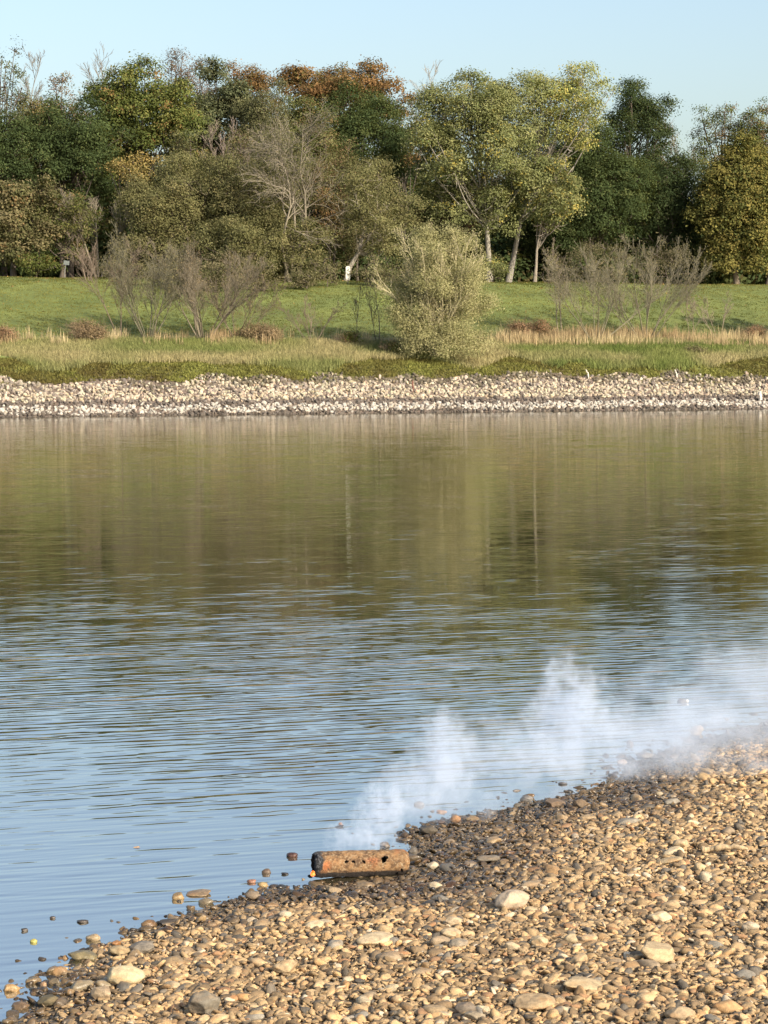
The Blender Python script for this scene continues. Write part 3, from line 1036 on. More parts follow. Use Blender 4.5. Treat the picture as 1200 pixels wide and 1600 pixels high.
for label, px, top, hw, bottom, s, pal, gp in [
        ('thin olive grey tree just right of the golden treetop', 290, 205, 48, 380, 54, OLV + GRYG, 0.2),
        ('twiggy olive tree left of the crooked pale branches', 372, 212, 46, 360, 50, OLV + BRN, 0.3),
        ('grey olive tree right behind the crooked pale branches', 446, 196, 50, 360, 55, GRYG + OLV, 0.2),
        ('olive brown tree between the pale branches and the dark tree', 525, 206, 50, 360, 54, OLV + BRN[:1], 0.25),
        ('dull olive tree above the flat layered tree', 580, 236, 46, 360, 53, OLV, 0.2),
        ('dark green tree filling the shade between the two poplars', 830, 190, 60, 420, 63, DKG, 0.0),
        ('brown green shrubby tree behind the forked pale trunk', 560, 300, 50, 430, 50, OLV + MIXB, 0.15)]:
    TREES.append((label, px, top, hw, bottom, s, pal, dict(L=0.16, W=0.09, dens=240, spray=0.32, gap=gp, twig=4, trunk_r=0.15)))
BRUSH = dict(L=0.15, W=0.085, trunk_r=0.06, lobes=9, gap=0.2, cat='bush', dens=230, spray=0.28)
THK = [(3, (0.105, 0.095, 0.05)), (2, (0.125, 0.105, 0.06)), (2, (0.085, 0.09, 0.035))]
for label, px, top, hw, bottom, s in [
        ('low brown brush below the golden treetop at the meadow edge', 262, 402, 34, 458, 36),
        ('grey olive brush behind the sheaf of straight stems', 300, 396, 36, 464, 35),
        ('brown brush just right of the sheaf of straight stems', 356, 402, 36, 466, 34),
        ('olive brush left of the foot of the pale leafless tree', 410, 398, 36, 462, 35),
        ('small olive brush at the foot of the pale leafless tree', 470, 418, 26, 458, 36),
        ('brown olive brush left of the white marker', 506, 400, 28, 456, 37),
        ('brown twiggy brush just right of the white marker', 580, 404, 30, 458, 37),
        ('olive brush hidden partly by the left side of the willow', 628, 412, 30, 460, 36)]:
    TREES.append((label, px, top, hw, bottom, s, THK, BRUSH))
for q, (label, px, top, hw, bottom, s, pal, kw) in enumerate(TREES):
    kw = dict(kw)
    cat = kw.get('cat', 'tree')
    tree(label, px, top, hw, bottom, s, pal, 1000 + q, name=cat, group=GT if cat == 'tree' else 'bushes along the meadow edge', **kw)

# trees that stand outside the photograph's frame, so that the wood goes on
for q, (px, top, hw, s, pal) in enumerate([(-90, 140, 70, 60, DKG), (1290, 170, 75, 60, YEL)]):
    tree('tree of the wood beyond the %s edge of the view' % ('left', 'right')[q], px, top, hw, 420, s, pal, 1500 + q, group=GT)

# ---- bare trees and shrubs
PALE = (0.195, 0.17, 0.125)
GREY = (0.20, 0.175, 0.135)
BRNW = (0.17, 0.13, 0.095)
bare('pale leafless tree with crooked silvery branches in the middle of the wood', 474, 165, 84, 41, 3, 3001, PALE, (0, 5, 7, 14), 0.55, base_px=456, name='tree', cat='tree', rad=0.17, min_r=0.016, ang=(0.5, 1.05), bend=0.27, ratio=0.62, start=0.35, group=GT, lift=0.03, leaf=OLV, leaf_n=6000)
bare('bare leafless treetop standing against the sky above the green oak', 208, 62, 40, 84, 1, 3002, GREY, (0, 5, 7, 16), 0.5, name='tree', cat='tree', rad=0.16, min_r=0.018, ratio=0.45, start=0.5, group=GT)
bare('bare grey treetop against the sky at the left edge', 22, 62, 34, 72, 1, 3003, GREY, (0, 5, 6, 14), 0.5, name='tree', cat='tree', rad=0.14, min_r=0.018, ratio=0.4, start=0.45, group=GT)
bare('small leafless tree with white broken limbs on the left of the wood', 158, 278, 42, 49, 3, 3004, PALE, (0, 5, 7, 10), 0.7, base_px=156, name='tree', cat='tree', rad=0.13, min_r=0.014, ratio=0.5, group=GT, start=0.4)
bare('faint bare treetop between the rusty oak and the pale poplar', 640, 120, 26, 84, 1, 3005, GREY, (0, 4, 6, 12), 0.5, name='tree', cat='tree', rad=0.12, min_r=0.016, ratio=0.4, start=0.5, group=GT)
bare('bare pinkish grey tree above the olive trees', 362, 190, 46, 54, 3, 3006, (0.21, 0.17, 0.14), (0, 5, 7, 11), 0.5, name='tree', cat='tree', rad=0.1, min_r=0.013, ratio=0.42, start=0.4, group=GT)
bare('bare slender tree between the evergreens and the brown oak', 1072, 178, 26, 70, 2, 3007, (0.26, 0.22, 0.17), (0, 5, 7, 11), 0.5, name='tree', cat='tree', rad=0.1, min_r=0.016, ratio=0.4, start=0.45, group=GT)
GS = 'bare shrubs on the far bank'
TWL = [(3, (0.15, 0.13, 0.06)), (2, (0.12, 0.105, 0.05))]
bare('bare leaning sapling at the left of the shrub row', 150, 340, 48, 15, 2, 3101, BRNW, (0, 5, 6, 11), 0.5, base_px=188, rad=0.05, group=GS)
bare('tall grey green bare shrub left of the two big clumps', 232, 352, 66, 14.5, 9, 3102, (0.150, 0.140, 0.090), (0, 5, 7, 11), 1.0, rad=0.055, group=GS, leaf=TWL, leaf_n=2000)
bare('wide brown bare shrub with a sheaf of straight stems', 318, 362, 88, 14.2, 11, 3103, (0.150, 0.128, 0.088), (0, 5, 7, 11), 1.15, rad=0.06, group=GS, leaf=[(3, (0.16, 0.115, 0.07)), (2, (0.13, 0.10, 0.06))], leaf_n=1500)
bare('brown bare shrub right of the sheaf of straight stems', 372, 402, 58, 14.5, 6, 3104, (0.156, 0.123, 0.086), (0, 4, 6, 9), 1.2, rad=0.04, group=GS, leaf=TWL, leaf_n=800)
bare('small sparse bare shrub left of the white marker', 488, 446, 44, 13.5, 4, 3105, BRNW, (0, 4, 5, 8), 0.8, rad=0.04, group=GS)
bare('thin dark sapling standing just left of the big willow bush', 556, 432, 22, 15.5, 1, 3106, (0.09, 0.075, 0.055), (0, 4, 4, 8), 0.4, rad=0.04, group=GS)
bare('thin dark forked sapling touching the willow bush', 590, 428, 24, 15, 2, 3107, (0.09, 0.075, 0.055), (0, 4, 4, 8), 0.4, rad=0.04, group=GS)
bare('slim bare sapling right of the willow bush', 872, 372, 40, 16, 2, 3108, (0.22, 0.185, 0.135), (0, 5, 6, 12), 0.35, rad=0.05, group=GS, leaf=TWL, leaf_n=500)
bare('tall vase shaped bare shrub in the right part of the meadow', 932, 360, 72, 14, 7, 3109, (0.165, 0.150, 0.098), (0, 5, 7, 11), 1.15, rad=0.055, group=GS, leaf=TWL, leaf_n=1200)
bare('wide vase shaped bare shrub, second from the right', 1008, 362, 84, 14.4, 9, 3110, (0.158, 0.143, 0.094), (0, 5, 7, 11), 1.2, rad=0.055, group=GS, leaf=TWL, leaf_n=1200)
bare('small faint bare shrub on the right meadow beside its shadow', 1122, 440, 38, 17, 3, 3111, (0.20, 0.17, 0.12), (0, 4, 5, 8), 0.7, rad=0.03, group=GS, min_r=0.010)
bare('short bare sapling between the vase shrubs and the faint shrub', 1080, 448, 22, 16, 2, 3112, (0.20, 0.17, 0.12), (0, 4, 5, 7), 0.5, rad=0.03, group=GS, min_r=0.010)
bare('bare thicket shrub at the left end of the meadow edge', 140, 375, 44, 40, 5, 3113, BRNW, (0, 4, 6, 8), 0.8, rad=0.05, group=GS)
# the big willow bush: pale stems and narrow grey green leaves
bare('big round willow bush with pale stems and grey green leaves at the bank edge', 684, 356, 80, 8.2, 13, 3201, (0.46, 0.41, 0.25), (0, 4, 6, 8), 0.6, rad=0.06, min_r=0.012, leaf=WIL, leaf_n=15000, leaf_L=0.12, name='willow_bush', cat='bush', lift=0.06, start=0.08, ratio=0.48)
bare('shrub outside the view that shades the right meadow', 1290, 372, 70, 13, 9, 3202, BRNW, (0, 5, 7, 11), 0.7, rad=0.06, group=GS, leaf=TWL, leaf_n=9000, leaf_L=0.2)


def low_bush(label, px, s, w, h, pal, seed, L=0.12):
    global N_LEAVES
    r = np.random.default_rng(seed)
    base = on_bank(px, s)
    root = link('bush', None, loc=base, label=label, cat='bush', group='low bushes on the far bank')
    lb = [(np.array([r.uniform(-w, w) * 0.6, r.uniform(-0.5, 0.5), h * r.uniform(0.25, 0.55)]), np.array([w * 0.45, w * 0.4, h * 0.5])) for _ in range(6)]
    C, N, K = foliage(lb, 500, r, pal, L, L * 0.5, 0.2, 18, 0.6)
    ok = C[:, 2] > 0
    N_LEAVES += int(ok.sum())
    link('crown', leaf_mesh('crown', C[ok], N[ok], L, L * 0.5, K[ok], r), parent=root)
    tb = Tubes()
    for _ in range(45):
        a = r.uniform(0, 2 * PI)
        d = unit(np.array([math.cos(a) * 0.7, math.sin(a) * 0.5, 1]))
        limbs(tb, np.array([r.uniform(-w, w) * 0.5, r.uniform(-0.3, 0.3), -0.05]), d, h * r.uniform(0.6, 1.15), 0.014, 1, r, np.array([0.19, 0.14, 0.09]), (0, 5), 0.15, 0.02, min_r=0.008)
    link('stem', tb.build('stem', 3), parent=root)


DEAD = [(3, (0.17, 0.115, 0.065)), (2, (0.21, 0.15, 0.09)), (1, (0.12, 0.09, 0.045))]
REDD = [(3, (0.17, 0.085, 0.05)), (2, (0.22, 0.13, 0.08)), (1, (0.12, 0.09, 0.045))]
wb = [o for o in bpy.data.objects if o.name.startswith('willow_bush')][0]
r = np.random.default_rng(88)
wl = []
for q in range(64):
    a, t = r.uniform(0, 2 * PI), r.uniform(0.05, 0.93)
    rad = 3.45 * math.sqrt(max(0.02, 1 - ((t - 0.40) / 0.60) ** 2)) * r.uniform(0.35, 1.0)
    wl.append((np.array([math.cos(a) * rad, math.sin(a) * rad * 0.8, 8.6 * t]), np.array([0.8, 0.8, 1.05])))
C, N, K = foliage(wl, 760, r, WIL, 0.2, 0.1, 0.30, 16, 0.7)
ok = C[:, 2] > 0
link('foliage', leaf_mesh('foliage', C[ok], N[ok], 0.115, 0.05, K[ok] * 0.80, r), parent=wb, kind='stuff')
low_bush('low pinkish brown bush left of the bare shrubs', 132, 13.2, 1.5, 1.5, DEAD, 41)
low_bush('low reddish bush at the left edge of the far bank', 2, 13.5, 1.3, 1.1, REDD, 42)
low_bush('low brown bush right of the brown bare shrubs', 412, 13.4, 1.7, 1.3, DEAD, 43)
low_bush('low rusty red bush right of the willow', 826, 14.8, 1.6, 1.5, REDD, 44)
low_bush('low dark green bush left of the willow foot', 543, 12.6, 1.0, 1.0, OAK, 45)
low_bush('low dark green bush touching the left foot of the willow', 610, 9.4, 0.8, 0.9, OAK + DEAD, 46)
low_bush('low grey green bush at the right bank edge', 1086, 9.0, 0.9, 0.6, OLV, 47)
low_bush('low russet bush at the right end of the straw', 1178, 15.6, 1.2, 1.0, REDD, 48)

# ------------------------------------------------------------------ pebbles of the near shore
def stone_colour(r, wet):
    u = r.uniform()
    if u < 0.54:
        c = np.array([0.445, 0.302, 0.152]) * r.uniform(0.6, 1.2)
    elif u < 0.83:
        c = np.array([0.225, 0.152, 0.08]) * r.uniform(0.6, 1.2)
    elif u < 0.93:
        c = np.array([0.13, 0.108, 0.08]) * r.uniform(0.55, 1.2)
    elif u < 0.97:
        c = np.array([0.31, 0.175, 0.085]) * r.uniform(0.8, 1.1)
    else:
        c = np.array([0.52, 0.42, 0.29]) * r.uniform(0.9, 1.1)
    return 0.95 * c * (1 - 0.74 * wet)


PEB = []
for k in range(10):
    rr_ = np.random.default_rng(900 + k)
    P, Fp = stone_shape(900 + k, 2, (1, rr_.uniform(0.55, 0.85), rr_.uniform(0.26, 0.48)), rr_.uniform(0.6, 1.25))
    PEB.append((P, Fp))
src_objs = []
for k, (P, Fp) in enumerate(PEB):
    src_objs.append(bpy.data.objects.new('pebble', new_mesh('pebble', P, Fp, STONE_INST, True)))
cob_mesh = []
for k in range(12):
    rr_ = np.random.default_rng(950 + k)
    P, Fp = stone_shape(950 + k, 3, (1, rr_.uniform(0.65, 0.88), rr_.uniform(0.38, 0.62)), rr_.uniform(0.1, 0.9))
    cob_mesh.append(new_mesh('cobble', P, Fp, STONE_OBJ, True))

r = np.random.default_rng(77)
NP = 200000
Xp, Yp = r.uniform(-4.5, 6.5, NP), r.uniform(11.6, 27.5, NP)
d = shore_dist(Xp, Yp)
wv = np.abs(Xp) < Yp * 0.18 + 0.9
edge = (vnoise(Xp, Yp, 1.3) * 0.26 + vnoise(Xp, Yp, 4.1) * 0.16) * np.where((Xp > -0.9) & (Xp < 0.25) & (Yp < 17.4), 0.4, 1)
stray = (d > -0.55) & (r.uniform(size=NP) < 0.11 * np.exp(d / 0.19) * np.where(Xp > 2, 3.0, 1))
keep = wv & ((d + edge > -0.03) | stray) & (r.uniform(size=NP) < np.where((d + edge < 0.15) & ~stray, 0.55, 1.0))
Xp, Yp, d = Xp[keep], Yp[keep], d[keep]
n = len(Xp)
sz = np.clip(r.lognormal(math.log(0.0215), 0.56, n), 0.008, 0.07)
sz = np.where(d < 0.4, sz * 0.9, sz)
sz = np.where(d < -0.05, np.clip(sz * 1.35, 0.02, 0.075), sz)
Zp = np.maximum(beach_z(Xp, Yp), -0.012) + 0.010 + r.uniform(-0.008, 0.012, n) - sz * 0.10 - np.where(d < 0.08, 0.008, 0)
reach = np.interp(Xp, [-2, -0.9, 0.0, 0.6, 2.2, 3.2, 5], [0.25, 0.35, 0.75, 1.15, 1.0, 0.6, 0.5])
wet = np.clip(1.0 - (d + vnoise(Xp, Yp, 1.1) * 0.28 + r.normal(0, 0.16, n) - reach * 0.55) / (reach * 0.9), 0, 1)
wet = np.where((vnoise(Xp + 40, Yp, 0.9) > 0.85) & (d < 2.5), np.maximum(wet, 0.45), wet)
pc = np.array([stone_colour(r, w) for w in wet])
pm = bpy.data.meshes.new('gravel')
pm.vertices.add(n)
pm.vertices.foreach_set('co', np.stack([Xp, Yp, Zp], -1).astype(np.float32).ravel())
a = pm.attributes.new('col', 'FLOAT_COLOR', 'POINT')
a.data.foreach_set('color', np.concatenate([pc, wet[:, None]], 1).astype(np.float32).ravel())
a = pm.attributes.new('rot', 'FLOAT_VECTOR', 'POINT')
a.data.foreach_set('vector', np.stack([r.normal(0, 0.36, n), r.normal(0, 0.36, n), r.uniform(0, 2 * PI, n)], -1).astype(np.float32).ravel())
a = pm.attributes.new('scl', 'FLOAT_VECTOR', 'POINT')
a.data.foreach_set('vector', (sz[:, None] * np.stack([r.uniform(0.85, 1.3, n), r.uniform(0.8, 1.1, n), r.uniform(0.75, 1.25, n)], -1)).astype(np.float32).ravel())
a = pm.attributes.new('idx', 'INT', 'POINT')
a.data.foreach_set('value', r.integers(0, 10, n).astype(np.int32))
gravel = link('gravel', pm, kind='stuff', label='dry and wet pebbles covering the near shore')
ng = bpy.data.node_groups.new('pebbles', 'GeometryNodeTree')
ng.interface.new_socket('Geometry', in_out='INPUT', socket_type='NodeSocketGeometry')
ng.interface.new_socket('Geometry', in_out='OUTPUT', socket_type='NodeSocketGeometry')
gi, go = ng.nodes.new('NodeGroupInput'), ng.nodes.new('NodeGroupOutput')
g2i = ng.nodes.new('GeometryNodeGeometryToInstance')
for so in src_objs:
    oi = ng.nodes.new('GeometryNodeObjectInfo')
    oi.inputs['Object'].default_value = so
    oi.inputs['As Instance'].default_value = False
    ng.links.new(oi.outputs['Geometry'], g2i.inputs[0])
mp = ng.nodes.new('GeometryNodeMeshToPoints')
mp.inputs['Radius'].default_value = 0.001
iop = ng.nodes.new('GeometryNodeInstanceOnPoints')
iop.inputs['Pick Instance'].default_value = True


def named(nm, typ):
    q = ng.nodes.new('GeometryNodeInputNamedAttribute')
    q.data_type = typ
    q.inputs['Name'].default_value = nm
    return [o for o in q.outputs if o.enabled and o.name == 'Attribute'][0]


ng.links.new(gi.outputs[0], mp.inputs['Mesh'])
ng.links.new(mp.outputs[0], iop.inputs['Points'])
ng.links.new(g2i.outputs[0], iop.inputs['Instance'])
ng.links.new(named('idx', 'INT'), iop.inputs['Instance Index'])
e2r = ng.nodes.new('FunctionNodeEulerToRotation')
ng.links.new(named('rot', 'FLOAT_VECTOR'), e2r.inputs[0])
ng.links.new(e2r.outputs[0], iop.inputs['Rotation'])
ng.links.new(named('scl', 'FLOAT_VECTOR'), iop.inputs['Scale'])
ng.links.new(iop.outputs[0], go.inputs[0])
md = gravel.modifiers.new('pebbles', 'NODES')
md.node_group = ng

# ---- stones one can pick out in the photograph: px, py (centre), width, height in photo pixels, colour, label, angular
TAN, PALE_, BRN_, GRY_, DRK, ORG = (0.42, 0.31, 0.18), (0.55, 0.45, 0.30), (0.23, 0.165, 0.10), (0.20, 0.175, 0.14), (0.055, 0.043, 0.033), (0.34, 0.18, 0.075)
NOTED = [
    (800, 1412, 58, 32, (0.46, 0.36, 0.25), 'largest smooth rounded tan boulder, alone in the middle of the shingle', 0.1),
    (1030, 1494, 66, 34, (0.47, 0.35, 0.20), 'big blunt tan boulder with a shaded left face on the right of the shingle', 0.8),
    (192, 1531, 64, 34, (0.55, 0.44, 0.26), 'long pale yellow boulder pointing to the water on the left shore', 0.35),
    (157, 1556, 36, 25, (0.36, 0.27, 0.17), 'rounded brown boulder touching the long pale yellow one', 0.3),
    (318, 1573, 50, 42, (0.19, 0.165, 0.125), 'angular grey boulder at the lower left edge of the view', 1.0),
    (130, 1494, 48, 18, (0.20, 0.16, 0.08), 'flat mossy brown slab half in the water on the left shore', 0.5),
    (222, 1485, 46, 22, (0.22, 0.185, 0.14), 'smooth grey flat stone above the long pale boulder', 0.2),
    (188, 1490, 36, 15, (0.33, 0.25, 0.14), 'tan flat stone left of the smooth grey flat stone', 0.3),
    (16, 1544, 28, 15, (0.36, 0.23, 0.10), 'tan stone in the water at the left edge of the view', 0.5),
    (32, 1572, 30, 13, (0.17, 0.11, 0.06), 'flat brown stone in the water below the tan one at the left edge', 0.3),
    (75, 1567, 36, 20, (0.12, 0.095, 0.05), 'dark olive stone standing in the water at the lower left', 0.6),
    (52, 1470, 11, 8, (0.34, 0.31, 0.08), 'small yellow green stone in the water', 0.2),
    (38, 1453, 13, 6, DRK, 'small dark stone farthest out in the water on the left', 0.3),
    (65, 1498, 15, 6, DRK, 'flat dark stone in the water right below the yellow green one', 0.3),
    (82, 1434, 10, 5, DRK, 'tiny dark stone in the water left of the gravel tip', 0.3),
    (128, 1440, 19, 6, DRK, 'thin dark stone in the water just off the gravel tip', 0.3),
    (92, 1517, 24, 16, (0.31, 0.19, 0.09), 'orange brown stone at the water edge left of the long pale boulder', 0.4),
    (85, 1534, 21, 14, (0.13, 0.10, 0.06), 'dark brown stone just below the orange brown one', 0.5),
    (67, 1537, 11, 10, (0.33, 0.22, 0.13), 'small pinkish stone in the water beside the dark brown one', 0.3),
    (181, 1477, 18, 9, (0.33, 0.16, 0.06), 'rusty orange flat stone on the left shore', 0.2),
    (145, 1465, 24, 14, (0.34, 0.25, 0.14), 'tan lumpy stone at the water edge above the mossy slab', 0.5),
    (278, 1400, 21, 14, (0.27, 0.19, 0.09), 'brown stone in the water at the left end of the thin gravel spit', 0.4),
    (310, 1397, 40, 8, (0.25, 0.17, 0.09), 'long flat brown stone in the water right of the lone brown stone', 0.3),
    (393, 1377, 15, 8, (0.26, 0.13, 0.08), 'small reddish stone in the water left of the rusty cylinder', 0.3),
    (411, 1382, 17, 9, (0.31, 0.23, 0.11), 'small tan stone in the water right of the reddish one', 0.3),
    (429, 1385, 19, 7, DRK, 'dark flat stone next to the small tan one in the water', 0.3),
    (416, 1361, 15, 10, (0.14, 0.10, 0.07), 'small brown stone in the water above the reddish and tan pair', 0.5),
    (445, 1365, 11, 5, (0.025, 0.02, 0.018), 'small black stone in the water near the charred end', 0.3),
    (457, 1336, 19, 9, (0.075, 0.035, 0.025), 'dark red stone in the water left of the rusty cylinder', 0.3),
    (395, 1402, 24, 14, (0.24, 0.18, 0.12), 'grey brown stone at the tip of the gravel spit', 0.4),
    (445, 1432, 21, 14, (0.50, 0.40, 0.27), 'pale rounded stone left of the middle of the shingle', 0.2),
    (520, 1394, 30, 14, (0.30, 0.22, 0.13), 'tan stone with a dark hollow just in front of the rusty cylinder', 0.6),
    (445, 1516, 42, 24, (0.42, 0.31, 0.18), 'tan wedge shaped stone on the left half of the shingle', 0.9),
    (588, 1474, 62, 18, (0.50, 0.39, 0.24), 'long pale flat slab in the middle of the shingle', 0.5),
    (262, 1443, 30, 8, DRK, 'dark thin slab at the left water edge', 0.4),
    (838, 1572, 70, 25, (0.38, 0.27, 0.15), 'long tan brown stone at the bottom middle right', 0.4),
    (915, 1546, 74, 20, (0.44, 0.33, 0.19), 'long flat tan slab above the long tan brown stone', 0.6),
    (843, 1475, 30, 18, (0.47, 0.36, 0.22), 'rounded tan stone in a row of three below the largest boulder', 0.2),
    (893, 1470, 24, 18, (0.44, 0.34, 0.20), 'middle tan stone of the row of three below the largest boulder', 0.4),
    (920, 1470, 28, 17, (0.45, 0.33, 0.20), 'right tan stone of the row of three below the largest boulder', 0.4),
    (1032, 1437, 36, 18, (0.52, 0.42, 0.27), 'pale triangular stone right of the largest boulder', 0.7),
    (707, 1443, 26, 16, (0.43, 0.33, 0.21), 'tan rounded stone left below the largest boulder', 0.3),
    (705, 1461, 36, 14, (0.46, 0.35, 0.21), 'flat tan stone under the tan rounded one on the left of the boulder', 0.4),
    (716, 1478, 33, 16, (0.30, 0.25, 0.18), 'grey tan oval stone left of the row of three', 0.1),
    (800, 1482, 25, 15, (0.46, 0.36, 0.23), 'pale stone just left of the row of three', 0.5),
    (830, 1424, 20, 11, (0.42, 0.32, 0.19), 'small tan stone leaning on the right of the largest boulder', 0.4),
    (1065, 1589, 46, 22, (0.40, 0.29, 0.17), 'rounded tan boulder cut by the bottom edge at the right', 0.3),
    (727, 1580, 32, 24, (0.19, 0.15, 0.11), 'dark grey boulder at the bottom middle', 0.3),
    (742, 1592, 34, 16, (0.30, 0.24, 0.16), 'grey tan stone in front of the dark grey boulder', 0.7),
    (1095, 1358, 21, 15, (0.49, 0.37, 0.21), 'pale stone below the driftwood stick on the right', 0.5),
    (1065, 1322, 26, 17, (0.45, 0.33, 0.19), 'rounded tan stone just above the left end of the driftwood stick', 0.2),
    (1054, 1312, 18, 14, (0.42, 0.31, 0.17), 'tan stone touching the rounded one above the driftwood stick', 0.3),
    (1002, 1317, 17, 12, (0.45, 0.30, 0.11), 'yellow ochre stone left of the pair above the driftwood', 0.3),
    (1047, 1348, 42, 9, (0.43, 0.32, 0.18), 'long thin pale stone left below the driftwood stick', 0.4),
    (677, 1356, 19, 15, (0.53, 0.45, 0.32), 'whitish stone right beside the rusty cylinder', 0.6),
    (681, 1387, 22, 13, (0.50, 0.40, 0.26), 'pale stone right below the whitish one near the cylinder', 0.5),
    (765, 1346, 42, 12, (0.20, 0.165, 0.12), 'grey flat slab right of the rusty cylinder', 0.6),
    (1175, 1452, 28, 16, (0.49, 0.40, 0.28), 'pale greyish stone at the right edge of the shingle', 0.4),
    (712, 1283, 17, 14, (0.31, 0.165, 0.07), 'round orange brown stone at the water edge above the gravel', 0.1),
    (868, 1258, 36, 14, (0.16, 0.11, 0.07), 'dark brown rough stone at the water edge under the smoke', 0.7),
    (908, 1259, 28, 14, (0.18, 0.125, 0.075), 'dark brown stone right of the rough one at the water edge', 0.6),
    (823, 1248, 20, 12, (0.20, 0.18, 0.16), 'grey stone in the water behind thin smoke', 0.4),
    (973, 1190, 16, 10, (0.50, 0.36, 0.24), 'small whitish orange stone in the water behind the smoke', 0.4),
    (1008, 1182, 28, 11, (0.26, 0.22, 0.17), 'greyish stone right of the small whitish one behind the smoke', 0.5),
    (1090, 1140, 22, 20, (0.44, 0.30, 0.15), 'pale orange stone standing alone in the water at the right', 0.6),
    (1077, 1161, 22, 10, (0.17, 0.14, 0.12), 'dark flat stone in the water below the pale orange one', 0.4),
    (985, 1159, 11, 14, (0.18, 0.15, 0.13), 'small upright grey stone in the water within the smoke', 0.5),
    (879, 1224, 15, 5, DRK, 'thin dark stone breaking the water in front of the smoke', 0.3),
    (532, 1287, 7, 5, (0.30, 0.16, 0.10), 'tiny reddish stone in the water above the rusty cylinder', 0.2),
    (530, 1292, 15, 4, DRK, 'thin dark stone in the water beside the tiny reddish one', 0.2),
    (655, 1256, 17, 8, (0.16, 0.14, 0.12), 'grey stone in the water right of the smoke puff', 0.4),
    (690, 1268, 17, 5, (0.26, 0.16, 0.10), 'flat reddish stone in the water left of the round orange brown one', 0.3),
    (689, 1287, 14, 7, (0.10, 0.06, 0.04), 'dark red stone beside the round orange brown one', 0.5),
    (645, 1332, 17, 20, (0.14, 0.12, 0.095), 'dark grey stone at the right end of the rusty cylinder', 0.6),
    (602, 1320, 18, 12, (0.13, 0.10, 0.07), 'dark brown stone behind the top of the rusty cylinder', 0.7),
    (670, 1300, 30, 14, (0.10, 0.08, 0.055), 'dark wet stone at the water edge right of the smoke puff', 0.5),
]
r = np.random.default_rng(123)


def ground_pt(px, py):
    z = 0.0
    for _ in range(6):
        p = at_z(px, py, z)
        z = max(0.0, float(beach_z(p[0], p[1])))
    return p


for q, (px, py, w, h, c, label, ang) in enumerate(NOTED):
    p = ground_pt(px, py + h * 0.38)
    sc = p[1] / F_PX
    a_, hz = w * sc / 2 * 1.06, h * sc / 2 * 1.0
    hz = min(hz, a_ * 0.95)
    P, Fp = stone_shape(5000 + q, 4 if w > 25 else 3, (a_, a_ * 0.78, hz), ang + 0.25)
    o = link('stone' if w < 30 else 'boulder', new_mesh('stone', P, Fp, STONE_OBJ, True), label=label, cat='stone' if w < 30 else 'boulder', group='single stones on the near shore')
    dd = float(shore_dist(p[0], p[1]))
    o.location = (p[0], p[1] + a_ * 0.5, p[2] + (0.008 + hz * 0.75 if dd > 0 else hz * 0.45))
    o.rotation_euler = (r.normal(0, 0.08), r.normal(0, 0.10), r.normal(0, 0.25))
    c = tuple(0.84 * v for v in c)
    o.color = (*c, 0.75 if dd < 0.05 else 0.0)

CLASS = [('tan', (0.39, 0.275, 0.15)), ('pale', (0.46, 0.37, 0.235)), ('brown', (0.25, 0.185, 0.115)), ('grey', (0.21, 0.185, 0.145)), ('ochre', (0.36, 0.22, 0.10))]
ANCHORS = [(800, 1412, 'the largest smooth tan boulder'), (562, 1350, 'the rusty cylinder'), (1130, 1336, 'the driftwood stick'), (192, 1531, 'the long pale yellow boulder'),
           (318, 1573, 'the angular grey boulder'), (1030, 1494, 'the blunt tan boulder'), (588, 1474, 'the long pale flat slab'), (893, 1470, 'the row of three tan stones'),
           (727, 1580, 'the dark grey bottom boulder'), (765, 1346, 'the grey flat slab'), (1032, 1437, 'the pale triangular stone'), (445, 1516, 'the tan wedge shaped stone'),
           (868, 1258, 'the dark rough waterline stone'), (838, 1572, 'the long tan brown stone'), (1175, 1452, 'the greyish stone at the right edge'), (395, 1402, 'the tip of the gravel spit')]
ORD = ['nearest', 'second', 'third', 'fourth', 'fifth', 'sixth', 'seventh', 'eighth', 'ninth', 'tenth', 'eleventh', 'twelfth']
placed = {}
cnt, tries = 0, 0
while cnt < 220 and tries < 6000:
    tries += 1
    px, py = r.uniform(-10, 1210), r.uniform(1180, 1604)
    p = ground_pt(px, py)
    dd = float(shore_dist(p[0], p[1]))
    if dd < -0.25 or (dd < 0 and r.uniform() < 0.6):
        continue
    a_ = float(np.clip(r.lognormal(math.log(0.062), 0.25), 0.045, 0.105))
    wt = float(np.clip(1 - (dd - 0.05) / 1.2, 0, 1))
    ci = r.choice(5, p=[0.50, 0.14, 0.22, 0.08, 0.06])
    nm, c = CLASS[ci]
    zone = 'wet water edge' if wt > 0.45 else 'dry shingle'
    c = np.array(c) * r.uniform(0.82, 1.15) * (1 - 0.62 * wt)
    o = link('cobble', cob_mesh[r.integers(0, 12)], cat='cobble', label='%s cobble lying among the pebbles of the %s' % (nm if wt <= 0.45 else 'dark ' + nm, zone),
             group='%s cobbles on the %s' % (nm, zone))
    o.location = (p[0], p[1], p[2] + a_ * 0.16)
    o.scale = (a_ * r.uniform(0.9, 1.25), a_ * r.uniform(0.8, 1.05), a_ * r.uniform(0.75, 1.2))
    o.rotation_euler = (r.normal(0, 0.2), r.normal(0, 0.2), r.uniform(0, 2 * PI))
    o.color = (*c, wt)
    cnt += 1
    dist, dx, dy, an = min((math.hypot(px - ax_, (py - ay_) * 1.5), px - ax_, py - ay_, an_) for ax_, ay_, an_ in ANCHORS)
    side = ('right of' if dx > 0 else 'left of') if abs(dx) > abs(dy) * 1.3 else ('below' if dy > 0 else 'above')
    word = nm if wt <= 0.45 else 'wet dark ' + nm
    placed.setdefault((word, side, an), []).append((dist, o))
